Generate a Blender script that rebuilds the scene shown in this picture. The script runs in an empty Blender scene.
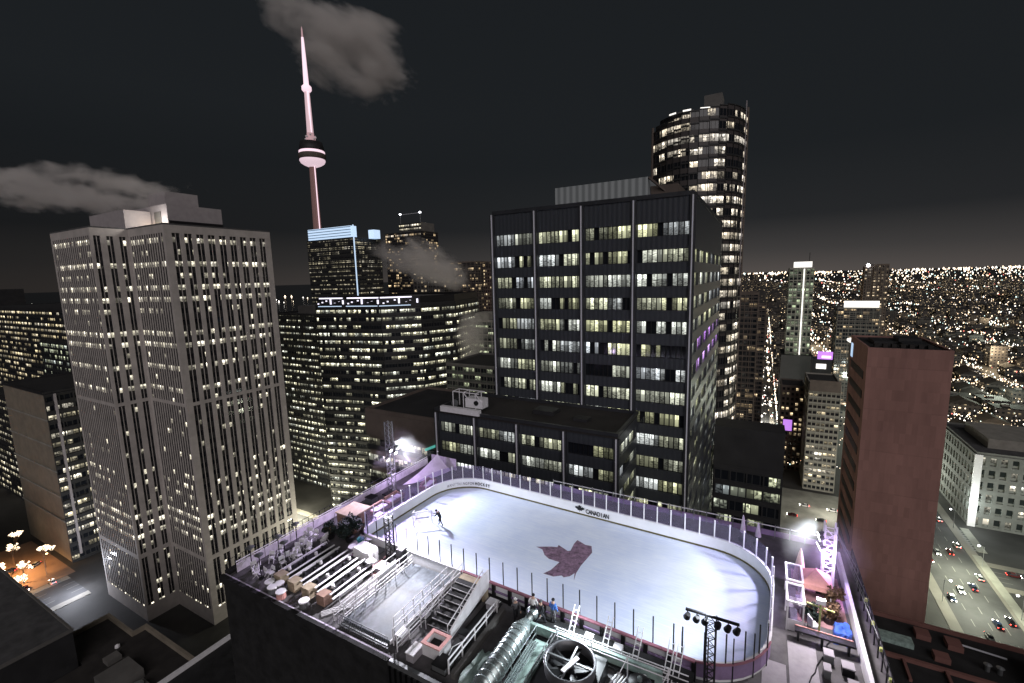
import bpy, math, random
from mathutils import Vector, Matrix
rnd = random.Random(11)
D = bpy.data
SC = bpy.context.scene
COL = SC.collection
R = math.radians
H = 126.0            # camera height above the street

# ------------------------------------------------------------------ materials
def newmat(name):
    m = D.materials.new(name); m.use_nodes = True
    return m, m.node_tree, m.node_tree.nodes['Principled BSDF']

def mat(name, col, rough=.6, metal=0., spec=.4, emit=None, es=0., noise=0., nscale=1., sample=False):
    m, nt, b = newmat(name)
    b.inputs['Base Color'].default_value = (*col, 1)
    b.inputs['Roughness'].default_value = rough
    b.inputs['Metallic'].default_value = metal
    b.inputs['Specular IOR Level'].default_value = spec
    if emit:
        b.inputs['Emission Color'].default_value = (*emit, 1)
        b.inputs['Emission Strength'].default_value = es
        if not sample: m.cycles.emission_sampling = 'NONE'
    if noise:
        tc = nt.nodes.new('ShaderNodeTexCoord')
        n = nt.nodes.new('ShaderNodeTexNoise'); n.inputs['Scale'].default_value = nscale; n.inputs['Detail'].default_value = 6
        n.inputs['Roughness'].default_value = .65
        nt.links.new(tc.outputs['Object'], n.inputs['Vector'])
        r = nt.nodes.new('ShaderNodeMapRange')
        r.inputs['From Min'].default_value = .3; r.inputs['From Max'].default_value = .7
        r.inputs['To Min'].default_value = 1 - noise; r.inputs['To Max'].default_value = 1 + noise
        nt.links.new(n.outputs['Fac'], r.inputs['Value'])
        h = nt.nodes.new('ShaderNodeVectorMath'); h.operation = 'SCALE'
        h.inputs[0].default_value = col
        nt.links.new(r.outputs['Result'], h.inputs['Scale'])
        nt.links.new(h.outputs['Vector'], b.inputs['Base Color'])
        r2 = nt.nodes.new('ShaderNodeMapRange')
        r2.inputs['To Min'].default_value = max(.05, rough - .15); r2.inputs['To Max'].default_value = min(1, rough + .15)
        nt.links.new(n.outputs['Fac'], r2.inputs['Value'])
        nt.links.new(r2.outputs['Result'], b.inputs['Roughness'])
    return m

class G:
    """tiny node-graph helper"""
    def __init__(s, nt): s.nt = nt
    def put(s, sock, v):
        if hasattr(v, 'is_output'): s.nt.links.new(v, sock)
        else: sock.default_value = v
    def m(s, op, a, b=0., c=None):
        n = s.nt.nodes.new('ShaderNodeMath'); n.operation = op
        s.put(n.inputs[0], a); s.put(n.inputs[1], b)
        if c is not None: s.put(n.inputs[2], c)
        return n.outputs[0]
    def xyz(s, a, b, c):
        n = s.nt.nodes.new('ShaderNodeCombineXYZ')
        for i, v in enumerate((a, b, c)): s.put(n.inputs[i], v)
        return n.outputs[0]
    def white(s, vec, w):
        n = s.nt.nodes.new('ShaderNodeTexWhiteNoise'); n.noise_dimensions = '4D'
        s.put(n.inputs['Vector'], vec); s.put(n.inputs['W'], w)
        q = s.nt.nodes.new('ShaderNodeSeparateColor'); s.nt.links.new(n.outputs['Color'], q.inputs[0])
        return n.outputs['Value'], q.outputs[0], q.outputs[1], q.outputs[2]
    def mix(s, f, a, b):
        n = s.nt.nodes.new('ShaderNodeMix'); n.data_type = 'RGBA'
        s.put(n.inputs[0], f); s.put(n.inputs[6], a); s.put(n.inputs[7], b)
        return n.outputs[2]

WARM = (1., .84, .58, 1); WHITE = (1., .93, .78, 1); COOL = (.80, .92, 1., 1); GREEN = (.85, 1., .72, 1)
def winmat(name, wall=(.03, .03, .03), fh=3.9, cw=1.2, v0=.25, v1=.75, mu=.06, p=.5, fvar=.7, full=.1, warm=WARM, cool=WHITE,
           st=1.2, group=3, glass=(.012, .014, .018), wrough=.55, jit=0., solo=.88, nsx=1.3, lo=.12, body_=.8, ceil=.8, bl=.72, nsy=1.2):
    """a glazed strip or curtain wall: lit and unlit panes, cell by cell, measured in metres of the UV map"""
    m, nt, b = newmat(name); g = G(nt); M = g.m
    uv = nt.nodes.new('ShaderNodeUVMap'); sp = nt.nodes.new('ShaderNodeSeparateXYZ'); nt.links.new(uv.outputs[0], sp.inputs[0])
    oi = nt.nodes.new('ShaderNodeObjectInfo'); W = M('MULTIPLY', oi.outputs['Object Index'], 7.13)
    V = M('DIVIDE', sp.outputs[1], fh); iv = M('FLOOR', V)
    jr, jb, jc, _ = g.white(g.xyz(7.7, iv, 3.3), W)
    U = M('MULTIPLY_ADD', jr, jit, M('DIVIDE', sp.outputs[0], cw)); iu = M('FLOOR', U); fu = M('FRACT', U); fv = M('FRACT', V)
    r1, r3, r4, r5 = g.white(g.xyz(iu, iv, .5), W)
    rg, rga, rgb_, _ = g.white(g.xyz(M('FLOOR', M('DIVIDE', U, float(group))), iv, 9.5), W)
    rf, rfa, _, _ = g.white(g.xyz(3.5, iv, 20.5), W)
    pp = M('MULTIPLY', M('MULTIPLY_ADD', rf, 2 * fvar, 1 - fvar), p)
    pp = M('MAXIMUM', pp, M('MULTIPLY', M('GREATER_THAN', rfa, 1 - full), .94))
    lit = M('MULTIPLY', M('LESS_THAN', rg, pp), M('LESS_THAN', r1, solo))
    inw = M('MULTIPLY', M('GREATER_THAN', fv, v0), M('LESS_THAN', fv, v1))
    inw = M('MULTIPLY', inw, M('MULTIPLY', M('GREATER_THAN', fu, mu), M('LESS_THAN', fu, 1 - mu)))
    tv = M('DIVIDE', M('SUBTRACT', fv, v0), v1 - v0)
    grad = M('MULTIPLY_ADD', tv, .75, .45)
    nz = nt.nodes.new('ShaderNodeTexNoise'); nz.inputs['Scale'].default_value = 1.; nz.inputs['Detail'].default_value = 3.
    nt.links.new(g.xyz(M('MULTIPLY', sp.outputs[0], nsx), M('MULTIPLY', sp.outputs[1], nsx * nsy), W), nz.inputs['Vector'])
    nn = M('MINIMUM', M('MAXIMUM', M('MULTIPLY', M('SUBTRACT', nz.outputs['Fac'], .38), 5.), lo), 1.25)
    blind = M('GREATER_THAN', r5, bl)
    nn = M('ADD', M('MULTIPLY', nn, M('SUBTRACT', 1., blind)), M('MULTIPLY', blind, .75))
    n2 = nt.nodes.new('ShaderNodeTexNoise'); n2.inputs['Scale'].default_value = 1.; n2.inputs['Detail'].default_value = 1.
    nt.links.new(g.xyz(M('MULTIPLY', sp.outputs[0], nsx * .9), M('MULTIPLY', iv, 9.7), W), n2.inputs['Vector'])
    ceil_ = M('MULTIPLY', M('MULTIPLY', M('GREATER_THAN', tv, .58), M('LESS_THAN', tv, .93)), M('MINIMUM', M('MAXIMUM', M('MULTIPLY', M('SUBTRACT', n2.outputs['Fac'], .46), 9.), 0.), 1.3))
    inner = M('ADD', M('MULTIPLY', M('MULTIPLY', grad, nn), body_), M('MULTIPLY', ceil_, ceil))
    e = M('MULTIPLY', M('MULTIPLY', lit, inw), M('MULTIPLY', inner, M('MULTIPLY_ADD', M('MULTIPLY', r3, r3), 1.5, .14)))
    e = M('MULTIPLY', e, M('MULTIPLY', M('MULTIPLY', M('MULTIPLY_ADD', rgb_, .9, .45), M('MULTIPLY_ADD', jb, .9 if jit else 0., .6 if jit else 1.)), st))
    colr = g.mix(M('POWER', rga, 1.6), warm, cool)
    nt.links.new(colr, b.inputs['Emission Color']); nt.links.new(e, b.inputs['Emission Strength'])
    nt.links.new(g.mix(inw, (*wall, 1), (*glass, 1)), b.inputs['Base Color'])
    nt.links.new(M('MULTIPLY_ADD', inw, .08 - wrough, wrough), b.inputs['Roughness'])
    m.cycles.emission_sampling = 'NONE'
    return m

M_ = {}
M_['black_clad'] = mat('black_cladding', (.03, .032, .037), .42, .0, .5, noise=.25, nscale=.4)
M_['granite'] = mat('granite', (.45, .415, .395), .7, noise=.16, nscale=.25)
M_['granite_light'] = mat('penthouse_panels', (.36, .33, .34), .6, noise=.12, nscale=.5)
M_['concrete'] = mat('concrete', (.27, .26, .23), .85, noise=.2, nscale=.3)
M_['grey_stone'] = mat('grey_stone', (.16, .165, .155), .8, noise=.2, nscale=.3)
M_['tan'] = mat('tan_stone', (.22, .19, .15), .8, noise=.2, nscale=.3)
M_['dark_roof'] = mat('dark_roof_membrane', (.022, .022, .023), .85, noise=.5, nscale=.25)
M_['roof_grey'] = mat('grey_roof_gravel', (.075, .075, .078), .9, noise=.4, nscale=.3)
M_['roof_brown'] = mat('brown_roof', (.028, .025, .024), .9, noise=.4, nscale=.3)
M_['dark_wall'] = mat('dark_wall', (.022, .022, .024), .6, noise=.3, nscale=.2)
M_['grey_wall'] = mat('grey_wall', (.12, .115, .11), .75, noise=.2, nscale=.2)
M_['brown_wall'] = mat('brown_wall', (.115, .092, .08), .8, noise=.25, nscale=.2)
M_['alu'] = mat('bright_aluminium', (.78, .79, .86), .35, .15)
M_['dark_metal'] = mat('dark_metal', (.02, .02, .022), .45, .4)
M_['grey_metal'] = mat('grey_metal', (.25, .26, .27), .4, .6)
M_['ring_metal'] = mat('dull_ring_metal', (.13, .13, .14), .35, .5)
M_['white_paint'] = mat('white_paint', (.80, .79, .82), .45, noise=.08, nscale=2.)
M_['lilac_fabric'] = mat('lilac_scrim', (.62, .56, .68), .8, noise=.15, nscale=1.2)
M_['pale_scrim'] = mat('pale_scrim', (.80, .74, .84), .7, noise=.2, nscale=1.5)
M_['deck'] = mat('roof_deck', (.10, .095, .10), .75, noise=.45, nscale=.8)
M_['deck_dark'] = mat('roof_deck_dark', (.016, .016, .017), .8, noise=.5, nscale=.8)
M_['platform'] = mat('platform_boards', (.095, .11, .13), .6, noise=.85, nscale=.75)
M_['pink_mat'] = mat('pink_matting', (.40, .23, .24), .85, noise=.35, nscale=1.2)
M_['grey_carpet'] = mat('grey_carpet', (.36, .34, .37), .9, noise=.15, nscale=1.5)
M_['tan_box'] = mat('tan_panel', (.38, .31, .22), .7, noise=.2, nscale=2)
M_['brown_box'] = mat('brown_canvas', (.27, .17, .13), .85, noise=.3, nscale=1.5)
M_['pink_rail'] = mat('pink_red_rail', (.30, .13, .17), .5)
M_['purple_fabric'] = mat('violet_fabric', (.24, .17, .30), .7, noise=.25, nscale=1)
M_['pink_fabric'] = mat('pink_canvas', (.72, .36, .33), .75, noise=.2, nscale=1.5)
M_['cream_fabric'] = mat('cream_canvas', (.78, .58, .48), .75, noise=.15, nscale=2)
M_['blue_tarp'] = mat('blue_tarp', (.05, .12, .50), .5, noise=.3, nscale=2)
M_['teal'] = mat('teal_plastic', (.03, .22, .22), .5)
M_['rust'] = mat('dry_brown_twigs', (.16, .10, .06), .9, noise=.4, nscale=4)
M_['needle'] = mat('dark_needles', (.018, .03, .026), .8, noise=.5, nscale=4)
M_['pale_green'] = mat('pale_green_panel', (.30, .40, .37), .6, noise=.45, nscale=1)
M_['galv'] = mat('galvanised_steel', (.50, .58, .58), .28, .75, noise=.15, nscale=1.5)
M_['yellowgreen'] = mat('yellow_green_paint', (.45, .50, .18), .5)
M_['skin'] = mat('skin', (.52, .34, .26), .6)
M_['cloth_black'] = mat('black_cloth', (.015, .015, .02), .85)
M_['cloth_white'] = mat('white_cloth', (.75, .73, .74), .8)
M_['cloth_blue'] = mat('blue_cloth', (.05, .14, .45), .8)
M_['cloth_grey'] = mat('grey_cloth', (.10, .10, .11), .85)
M_['black_print'] = mat('black_print', (.006, .006, .008), .6)
M_['grey_print'] = mat('grey_print', (.16, .15, .19), .6)
M_['kick'] = mat('yellow_kickplate', (.10, .085, .03), .6)
M_['brick'] = mat('red_brown_brick', (.20, .095, .082), .85, noise=.16, nscale=.12)
M_['cn_glow_concrete'] = mat('glowing_tower_concrete', (.26, .16, .15), .8, emit=(1., .5, .45), es=.03)  # light on the concrete put in as a faint pink emission
M_['lamp_white'] = mat('white_lamp', (1, 1, 1), emit=(.93, .95, 1.), es=14.)
M_['lamp_warm'] = mat('warm_lamp', (1, 1, 1), emit=(1., .78, .5), es=9.)
M_['lamp_orange'] = mat('orange_lamp', (1, 1, 1), emit=(1., .55, .22), es=9.)
M_['fairy'] = mat('fairy_light', (1, 1, 1), emit=(1., .76, .5), es=3.5)
M_['sign_white'] = mat('white_light_sign', (.8, .8, .8), emit=(1., .96, .88), es=1.3)
M_['sign_blue'] = mat('blue_white_light', (.8, .8, .8), emit=(.50, .72, 1.), es=.85)
M_['sign_lilac'] = mat('lilac_white_light', (.8, .8, .8), emit=(.86, .82, 1.), es=1.5)
M_['sign_purple'] = mat('purple_light', (.5, .2, .7), emit=(.62, .26, .95), es=.9)
M_['cn_pink'] = mat('pink_white_light', (.8, .6, .7), emit=(1., .74, .84), es=.95)
M_['cn_pale'] = mat('pale_pink_light', (.5, .4, .45), emit=(1., .76, .86), es=.7)
M_['cn_mid'] = mat('mid_pink_light', (.4, .3, .3), emit=(1., .70, .77), es=.55)
M_['cn_dim'] = mat('dim_pink_light', (.4, .3, .3), emit=(1., .60, .66), es=.34)
M_['teal_light'] = mat('teal_light', (.1, .4, .4), emit=(.2, .9, .75), es=.35)
M_['dasher_white'] = mat('white_dasher_board', (.82, .83, .86), .35, noise=.05, nscale=1.)

def ribmat(name, col, pitch, axis, rough=.5, st=.3, metal=0.):
    """ribbed or corrugated sheet: real bump at a fixed pitch"""
    m, nt, b = newmat(name); g = G(nt)
    tc = nt.nodes.new('ShaderNodeTexCoord'); sp = nt.nodes.new('ShaderNodeSeparateXYZ'); nt.links.new(tc.outputs['Object'], sp.inputs[0])
    w = g.m('SINE', g.m('MULTIPLY', sp.outputs[axis], 2 * math.pi / pitch))
    bp = nt.nodes.new('ShaderNodeBump'); bp.inputs['Strength'].default_value = st; bp.inputs['Distance'].default_value = pitch * .25
    nt.links.new(w, bp.inputs['Height']); nt.links.new(bp.outputs[0], b.inputs['Normal'])
    b.inputs['Base Color'].default_value = (*col, 1); b.inputs['Roughness'].default_value = rough; b.inputs['Metallic'].default_value = metal
    return m
M_['rib_clad'] = ribmat('ribbed_black_cladding', (.044, .049, .058), .82, 0, .4, .1)
M_['rib_clad_y'] = ribmat('ribbed_black_cladding_side', (.044, .049, .058), .82, 1, .4, .1)
M_['rib_screen'] = ribmat('ribbed_grey_screen', (.30, .33, .34), 1.3, 0, .6, .3)
M_['rib_black'] = ribmat('corrugated_black_wall', (.012, .012, .013), .45, 0, .4, 1.)

def brickmat():
    m, nt, b = newmat('red_brown_tower_brick'); g = G(nt)
    tc = nt.nodes.new('ShaderNodeTexCoord')
    n = nt.nodes.new('ShaderNodeTexNoise'); n.inputs['Scale'].default_value = .09; n.inputs['Detail'].default_value = 8; n.inputs['Roughness'].default_value = .7
    mp = nt.nodes.new('ShaderNodeMapping'); mp.inputs['Scale'].default_value = (1.6, 1.6, .3)
    nt.links.new(tc.outputs['Object'], mp.inputs[0]); nt.links.new(mp.outputs[0], n.inputs['Vector'])
    sp = nt.nodes.new('ShaderNodeSeparateXYZ'); nt.links.new(tc.outputs['Object'], sp.inputs[0])
    row, r1, _, _ = g.white(g.xyz(g.m('FLOOR', g.m('DIVIDE', sp.outputs[0], 1.4)), g.m('FLOOR', g.m('DIVIDE', sp.outputs[1], 1.4)), g.m('FLOOR', g.m('DIVIDE', sp.outputs[2], 3.4))), 1.)
    joint = g.m('LESS_THAN', g.m('FRACT', g.m('DIVIDE', sp.outputs[2], 13.6)), .025)
    f = g.m('ADD', g.m('MULTIPLY', n.outputs['Fac'], .85), g.m('MULTIPLY', row, .16))
    c = g.mix(f, (.14, .074, .064, 1), (.46, .25, .215, 1))
    c = g.mix(g.m('MULTIPLY', joint, .12), c, (.06, .03, .03, 1))
    nt.links.new(c, b.inputs['Base Color']); b.inputs['Roughness'].default_value = .85
    return m
M_['tower_brick'] = brickmat()

def icemat():
    m, nt, b = newmat('rink_ice'); g = G(nt)
    tc = nt.nodes.new('ShaderNodeTexCoord')
    n = nt.nodes.new('ShaderNodeTexNoise'); n.inputs['Scale'].default_value = .22; n.inputs['Detail'].default_value = 7; n.inputs['Roughness'].default_value = .6
    nt.links.new(tc.outputs['Object'], n.inputs['Vector'])
    n2 = nt.nodes.new('ShaderNodeTexNoise'); n2.inputs['Scale'].default_value = 3.; n2.inputs['Detail'].default_value = 5
    mp = nt.nodes.new('ShaderNodeMapping'); mp.inputs['Scale'].default_value = (.25, 2.2, 1); mp.inputs['Rotation'].default_value = (0, 0, .25)
    nt.links.new(tc.outputs['Object'], mp.inputs[0]); nt.links.new(mp.outputs[0], n2.inputs['Vector'])
    f = g.m('ADD', g.m('MULTIPLY', n.outputs['Fac'], .7), g.m('MULTIPLY', n2.outputs['Fac'], .3))
    r = nt.nodes.new('ShaderNodeMapRange'); r.inputs['From Min'].default_value = .35; r.inputs['From Max'].default_value = .65
    nt.links.new(f, r.inputs['Value'])
    c = g.mix(r.outputs[0], (.56, .63, .82, 1), (.75, .80, .91, 1))
    # skate scratches in several directions
    for k, ang in enumerate((.2, 1.0, 1.9, 2.7)):
        mk = nt.nodes.new('ShaderNodeMapping'); mk.inputs['Scale'].default_value = (.35, 14., 1); mk.inputs['Rotation'].default_value = (0, 0, ang); mk.inputs['Location'].default_value = (k*3.1, k*7.7, 0)
        ns = nt.nodes.new('ShaderNodeTexNoise'); ns.inputs['Scale'].default_value = 1.; ns.inputs['Detail'].default_value = 3; ns.inputs['Distortion'].default_value = .6
        nt.links.new(tc.outputs['Object'], mk.inputs[0]); nt.links.new(mk.outputs[0], ns.inputs['Vector'])
        sc_ = g.m('MINIMUM', g.m('MAXIMUM', g.m('MULTIPLY', g.m('SUBTRACT', ns.outputs['Fac'], .62), 9.), 0.), 1.)
        c = g.mix(g.m('MULTIPLY', sc_, .5), c, (.86, .88, .92, 1))
    nt.links.new(c, b.inputs['Base Color'])
    nt.links.new(g.m('MULTIPLY_ADD', n2.outputs['Fac'], .3, .22), b.inputs['Roughness'])
    b.inputs['Specular IOR Level'].default_value = .3
    return m
M_['ice'] = icemat()
M_['leaf_paint'] = mat('frosted_leaf_paint', (.20, .125, .18), .5, noise=.75, nscale=3.2)

def glassmat(name, tint, refl, rough=.05):
    m, nt, b = newmat(name)
    out = nt.nodes['Material Output']; nt.nodes.remove(b)
    t = nt.nodes.new('ShaderNodeBsdfTransparent'); t.inputs[0].default_value = (*tint, 1)
    gl = nt.nodes.new('ShaderNodeBsdfGlossy'); gl.inputs['Roughness'].default_value = rough
    df = nt.nodes.new('ShaderNodeBsdfDiffuse'); df.inputs[0].default_value = (.62, .52, .72, 1)
    mx = nt.nodes.new('ShaderNodeMixShader'); mx.inputs[0].default_value = refl
    m2 = nt.nodes.new('ShaderNodeMixShader'); m2.inputs[0].default_value = .5
    nt.links.new(gl.outputs[0], m2.inputs[1]); nt.links.new(df.outputs[0], m2.inputs[2])
    nt.links.new(t.outputs[0], mx.inputs[1]); nt.links.new(m2.outputs[0], mx.inputs[2]); nt.links.new(mx.outputs[0], out.inputs[0])
    return m
M_['rink_glass'] = glassmat('rink_glass', (.82, .78, .90), .09)

# window shaders
M_['w_lb'] = winmat('granite_tower_windows', wall=(.02, .02, .022), fh=4.0, cw=1.1, v0=.18, v1=.62, mu=.07, p=.3, fvar=.9, full=.26, st=2.4, group=1, warm=(1, .92, .70, 1), cool=WHITE, lo=.3)
M_['w_black'] = winmat('black_tower_windows', wall=(.012, .012, .014), fh=50., cw=.82, v0=-.01, v1=1.01, mu=.05, p=.97, fvar=.03, full=.2, st=1.8, group=5, warm=(.93, .94, .56, 1), cool=(.86, .92, 1., 1), solo=.86, nsx=2.2, lo=.04, body_=.85, ceil=.6, bl=.86, nsy=.45)
M_['w_purple'] = winmat('purple_reflection_panes', wall=(.012, .012, .014), fh=50., cw=.82, v0=-.01, v1=1.01, mu=.05, p=1., fvar=0., full=1., st=3.6, group=5, warm=(.62, .26, .95, 1), cool=(.78, .5, 1, 1), solo=.92, nsx=.8)  # a sign's purple reflection in the side glass, put in as glowing panes
M_['w_office'] = winmat('dark_office_windows', jit=5.3, wall=(.02, .021, .022), fh=3.9, cw=1.5, v0=.3, v1=.72, p=.85, fvar=.45, full=.35, st=2.1, group=3, warm=(.98, .92, .62, 1), cool=(.94, .98, .86, 1), lo=.06, body_=.5, ceil=1.3)
M_['w_office2'] = winmat('bright_office_windows', jit=5.3, wall=(.03, .03, .03), fh=4.2, cw=2., v0=.28, v1=.75, p=.75, fvar=.4, full=.3, st=1.3, group=4, warm=(1, .88, .58, 1), cool=WHITE, body_=.9, ceil=1.2)
M_['w_glass'] = winmat('glass_tower_windows', jit=5.3, wall=(.02, .022, .025), fh=4., cw=1.8, v0=.2, v1=.8, p=.6, fvar=.5, full=.2, st=1.2, group=2, warm=(.9, .95, .62, 1), cool=(.85, .95, 1, 1))
M_['w_resid'] = winmat('residential_windows', wall=(.05, .042, .04), fh=3.1, cw=2.2, v0=.15, v1=.85, mu=.1, p=.26, fvar=.25, full=.02, st=1.5, group=2, warm=(1, .72, .4, 1), cool=(1, .92, .8, 1))
M_['w_brick'] = winmat('brick_block_windows', wall=(.085, .055, .045), fh=3.2, cw=2.4, v0=.25, v1=.8, mu=.22, p=.4, fvar=.2, full=.02, st=1.7, group=1, warm=(1, .75, .42, 1), cool=WHITE)
M_['w_conc'] = winmat('concrete_block_windows', wall=(.17, .16, .14), fh=3.4, cw=2.1, v0=.3, v1=.75, mu=.12, p=.36, fvar=.4, full=.1, st=1.4, group=2, warm=(1, .82, .5, 1), cool=WHITE)
M_['w_hotel'] = winmat('curved_tower_windows', wall=(.05, .042, .042), fh=4.6, cw=1.5, v0=.2, v1=.78, mu=.06, p=.82, fvar=.4, full=.3, st=2.3, group=3, warm=(1, .86, .64, 1), cool=(1, .94, .84, 1), lo=.12)
M_['w_green'] = winmat('greenish_condo_windows', wall=(.10, .115, .09), fh=5.2, cw=3.4, v0=.12, v1=.9, mu=.12, p=.62, fvar=.2, full=.1, st=.75, group=1, warm=(.85, 1, .62, 1), cool=(.8, 1, .78, 1), lo=.5)
M_['w_white'] = winmat('white_civic_windows', wall=(.17, .175, .16), fh=6.2, cw=3.9, v0=.3, v1=.78, mu=.2, p=.34, fvar=.3, full=.05, st=1.6, group=1, warm=(1, .9, .7, 1), cool=(.85, 1, .95, 1), glass=(.02, .025, .025))
M_['w_atrium'] = winmat('atrium_windows', jit=5.3, wall=(.03, .03, .03), fh=4.4, cw=2.3, v0=.2, v1=.8, p=.8, fvar=.4, full=.3, st=1.25, group=3, warm=(1, .82, .48, 1), cool=WHITE)
M_['w_far'] = winmat('distant_windows', wall=(.05, .045, .042), fh=4.5, cw=4.5, v0=.2, v1=.7, mu=.2, p=.42, fvar=.3, full=.08, st=2.0, group=1, warm=(1, .76, .46, 1), cool=(.85, .95, 1, 1), lo=.4)
M_['w_steam'] = winmat('greenish_office_windows', wall=(.09, .10, .085), fh=3.6, cw=1.6, v0=.25, v1=.75, p=.5, fvar=.5, full=.1, st=.9, group=2, warm=(.9, 1, .62, 1), cool=WHITE)

# ------------------------------------------------------------------ mesh builder
WL = {}; SEED = [100]
class MB:
    def __init__(s): s.v = []; s.f = []; s.uv = []; s.mi = []
    def face(s, idx, uv=None, m=0): s.f.append(tuple(idx)); s.uv.append(uv); s.mi.append(m)
    def add(s, pts):
        b = len(s.v); s.v.extend(tuple(p) for p in pts); return b
    def quad(s, a, b, c, d, uv=None, m=0):
        k = s.add((a, b, c, d)); s.face((k, k+1, k+2, k+3), uv, m); return s
    def box(s, x0, y0, z0, x1, y1, z1, m=0):
        k = s.add([(x, y, z) for z in (z0, z1) for y in (y0, y1) for x in (x0, x1)])
        for q in ((0, 2, 3, 1), (4, 5, 7, 6), (0, 1, 5, 4), (1, 3, 7, 5), (3, 2, 6, 7), (2, 0, 4, 6)): s.face([k+i for i in q], None, m)
        return s
    def beam(s, p, q, w, h=None, m=0):
        p = Vector(p); q = Vector(q); h = h or w; d = (q - p).normalized()
        a = d.cross(Vector((0, 0, 1)))
        a = Vector((1, 0, 0)) if a.length < 1e-4 else a.normalized()
        b = a.cross(d)
        k = s.add([c + a*(i*w/2) + b*(j*h/2) for c in (p, q) for i, j in ((-1, -1), (1, -1), (1, 1), (-1, 1))])
        for f in ((0, 1, 2, 3), (7, 6, 5, 4), (0, 4, 5, 1), (1, 5, 6, 2), (2, 6, 7, 3), (3, 7, 4, 0)): s.face([k+i for i in f], None, m)
        return s
    def tube(s, p, q, r, n=6, r2=None, m=0):
        p = Vector(p); q = Vector(q); r2 = r if r2 is None else r2; d = (q - p).normalized()
        a = d.cross(Vector((0, 0, 1)))
        a = Vector((1, 0, 0)) if a.length < 1e-4 else a.normalized()
        b = a.cross(d)
        k = s.add([c + (a*math.cos(t) + b*math.sin(t))*rr for c, rr in ((p, r), (q, r2)) for t in [2*math.pi*i/n for i in range(n)]])
        for i in range(n): s.face((k+i, k+(i+1) % n, k+n+(i+1) % n, k+n+i), None, m)
        s.face([k+i for i in range(n)][::-1], None, m); s.face([k+n+i for i in range(n)], None, m)
        return s
    def prism(s, poly, z0, z1, m=0):
        n = len(poly); k = s.add([(x, y, z) for z in (z0, z1) for x, y in poly])
        for i in range(n): s.face((k+i, k+(i+1) % n, k+n+(i+1) % n, k+n+i), None, m)
        s.face([k+i for i in range(n)][::-1], None, m); s.face([k+n+i for i in range(n)], None, m)
        return s
    def lathe(s, c, prof, n=16, m=0, axis='z'):
        k = len(s.v)
        for r, z in prof:
            for i in range(n):
                t = 2*math.pi*i/n; ca, sa = r*math.cos(t), r*math.sin(t)
                s.v.append((c[0]+ca, c[1]+sa, c[2]+z) if axis == 'z' else (c[0]+ca, c[1]+z, c[2]+sa))
        for j in range(len(prof)-1):
            for i in range(n): s.face((k+j*n+i, k+j*n+(i+1) % n, k+(j+1)*n+(i+1) % n, k+(j+1)*n+i), None, m)
        s.face([k+i for i in range(n)][::-1], None, m); s.face([k+(len(prof)-1)*n+i for i in range(n)], None, m)
        return s
    def grid(s, O, u, n, us, vs, op, depth, m=0, rim=True):
        """one connected wall sheet with openings op(i,j); reveals run back by depth"""
        O = Vector(O); u = Vector(u); n = Vector(n); Z = Vector((0, 0, 1)); idx = {}
        def vt(i, j, b):
            if (i, j, b) not in idx: idx[(i, j, b)] = s.add([O + u*us[i] + Z*vs[j] - n*(depth if b else 0)])
            return idx[(i, j, b)]
        NI, NJ = len(us)-1, len(vs)-1
        hole = lambda i, j: rim if (i < 0 or j < 0 or i >= NI or j >= NJ) else op(i, j)
        for i in range(NI):
            for j in range(NJ):
                if op(i, j): continue
                s.face((vt(i, j, 0), vt(i+1, j, 0), vt(i+1, j+1, 0), vt(i, j+1, 0)), None, m)
                for (di, dj, a, b) in ((-1, 0, (i, j+1), (i, j)), (1, 0, (i+1, j), (i+1, j+1)), (0, -1, (i, j), (i+1, j)), (0, 1, (i+1, j+1), (i, j+1))):
                    if hole(i+di, j+dj): s.face((vt(*b, 0), vt(*a, 0), vt(*a, 1), vt(*b, 1)), None, m)
        return s
    def build(s, name, mats, parent=None, smooth=False):
        off = WL.get(parent.name, Vector()) if parent else Vector()
        me = D.meshes.new(name)
        me.from_pydata([(x-off.x, y-off.y, z-off.z) for x, y, z in s.v], [], s.f)
        if any(u for u in s.uv):
            l = me.uv_layers.new(name='UVMap'); k = 0
            for f, u in zip(s.f, s.uv):
                for i in range(len(f)):
                    if u: l.data[k].uv = u[i]
                    k += 1
        for mm in (mats if isinstance(mats, (list, tuple)) else [mats]): me.materials.append(M_[mm] if isinstance(mm, str) else mm)
        me.polygons.foreach_set('material_index', s.mi)
        if smooth: me.polygons.foreach_set('use_smooth', [True]*len(s.f))
        o = D.objects.new(name, me); COL.objects.link(o)
        if parent: o.parent = parent
        WL[o.name] = off; SEED[0] += 1; o.pass_index = SEED[0] % 30000
        return o

def tag(o, label=None, cat=None, group=None, kind=None):
    if label: o['label'] = label
    if cat: o['category'] = cat
    if group: o['group'] = group
    if kind: o['kind'] = kind
    return o
def thing(name, label, cat, loc=(0, 0, 0), group=None, rz=0):
    o = D.objects.new(name, None); COL.objects.link(o); o.location = loc; o.rotation_euler = (0, 0, rz)
    WL[o.name] = Vector(loc); o.empty_display_size = .5
    return tag(o, label, cat, group)
def local(o): WL[o.name] = Vector(); return o     # build the parts round the origin
def copy_tree(o, parent=None):
    c = o.copy(); COL.objects.link(c); c.parent = parent
    for ch in list(o.children): copy_tree(ch, c)
    return c
def struct(name, mb, m): return tag(mb.build(name, m), kind='structure')
def B(*a): return MB().box(*a)

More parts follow.
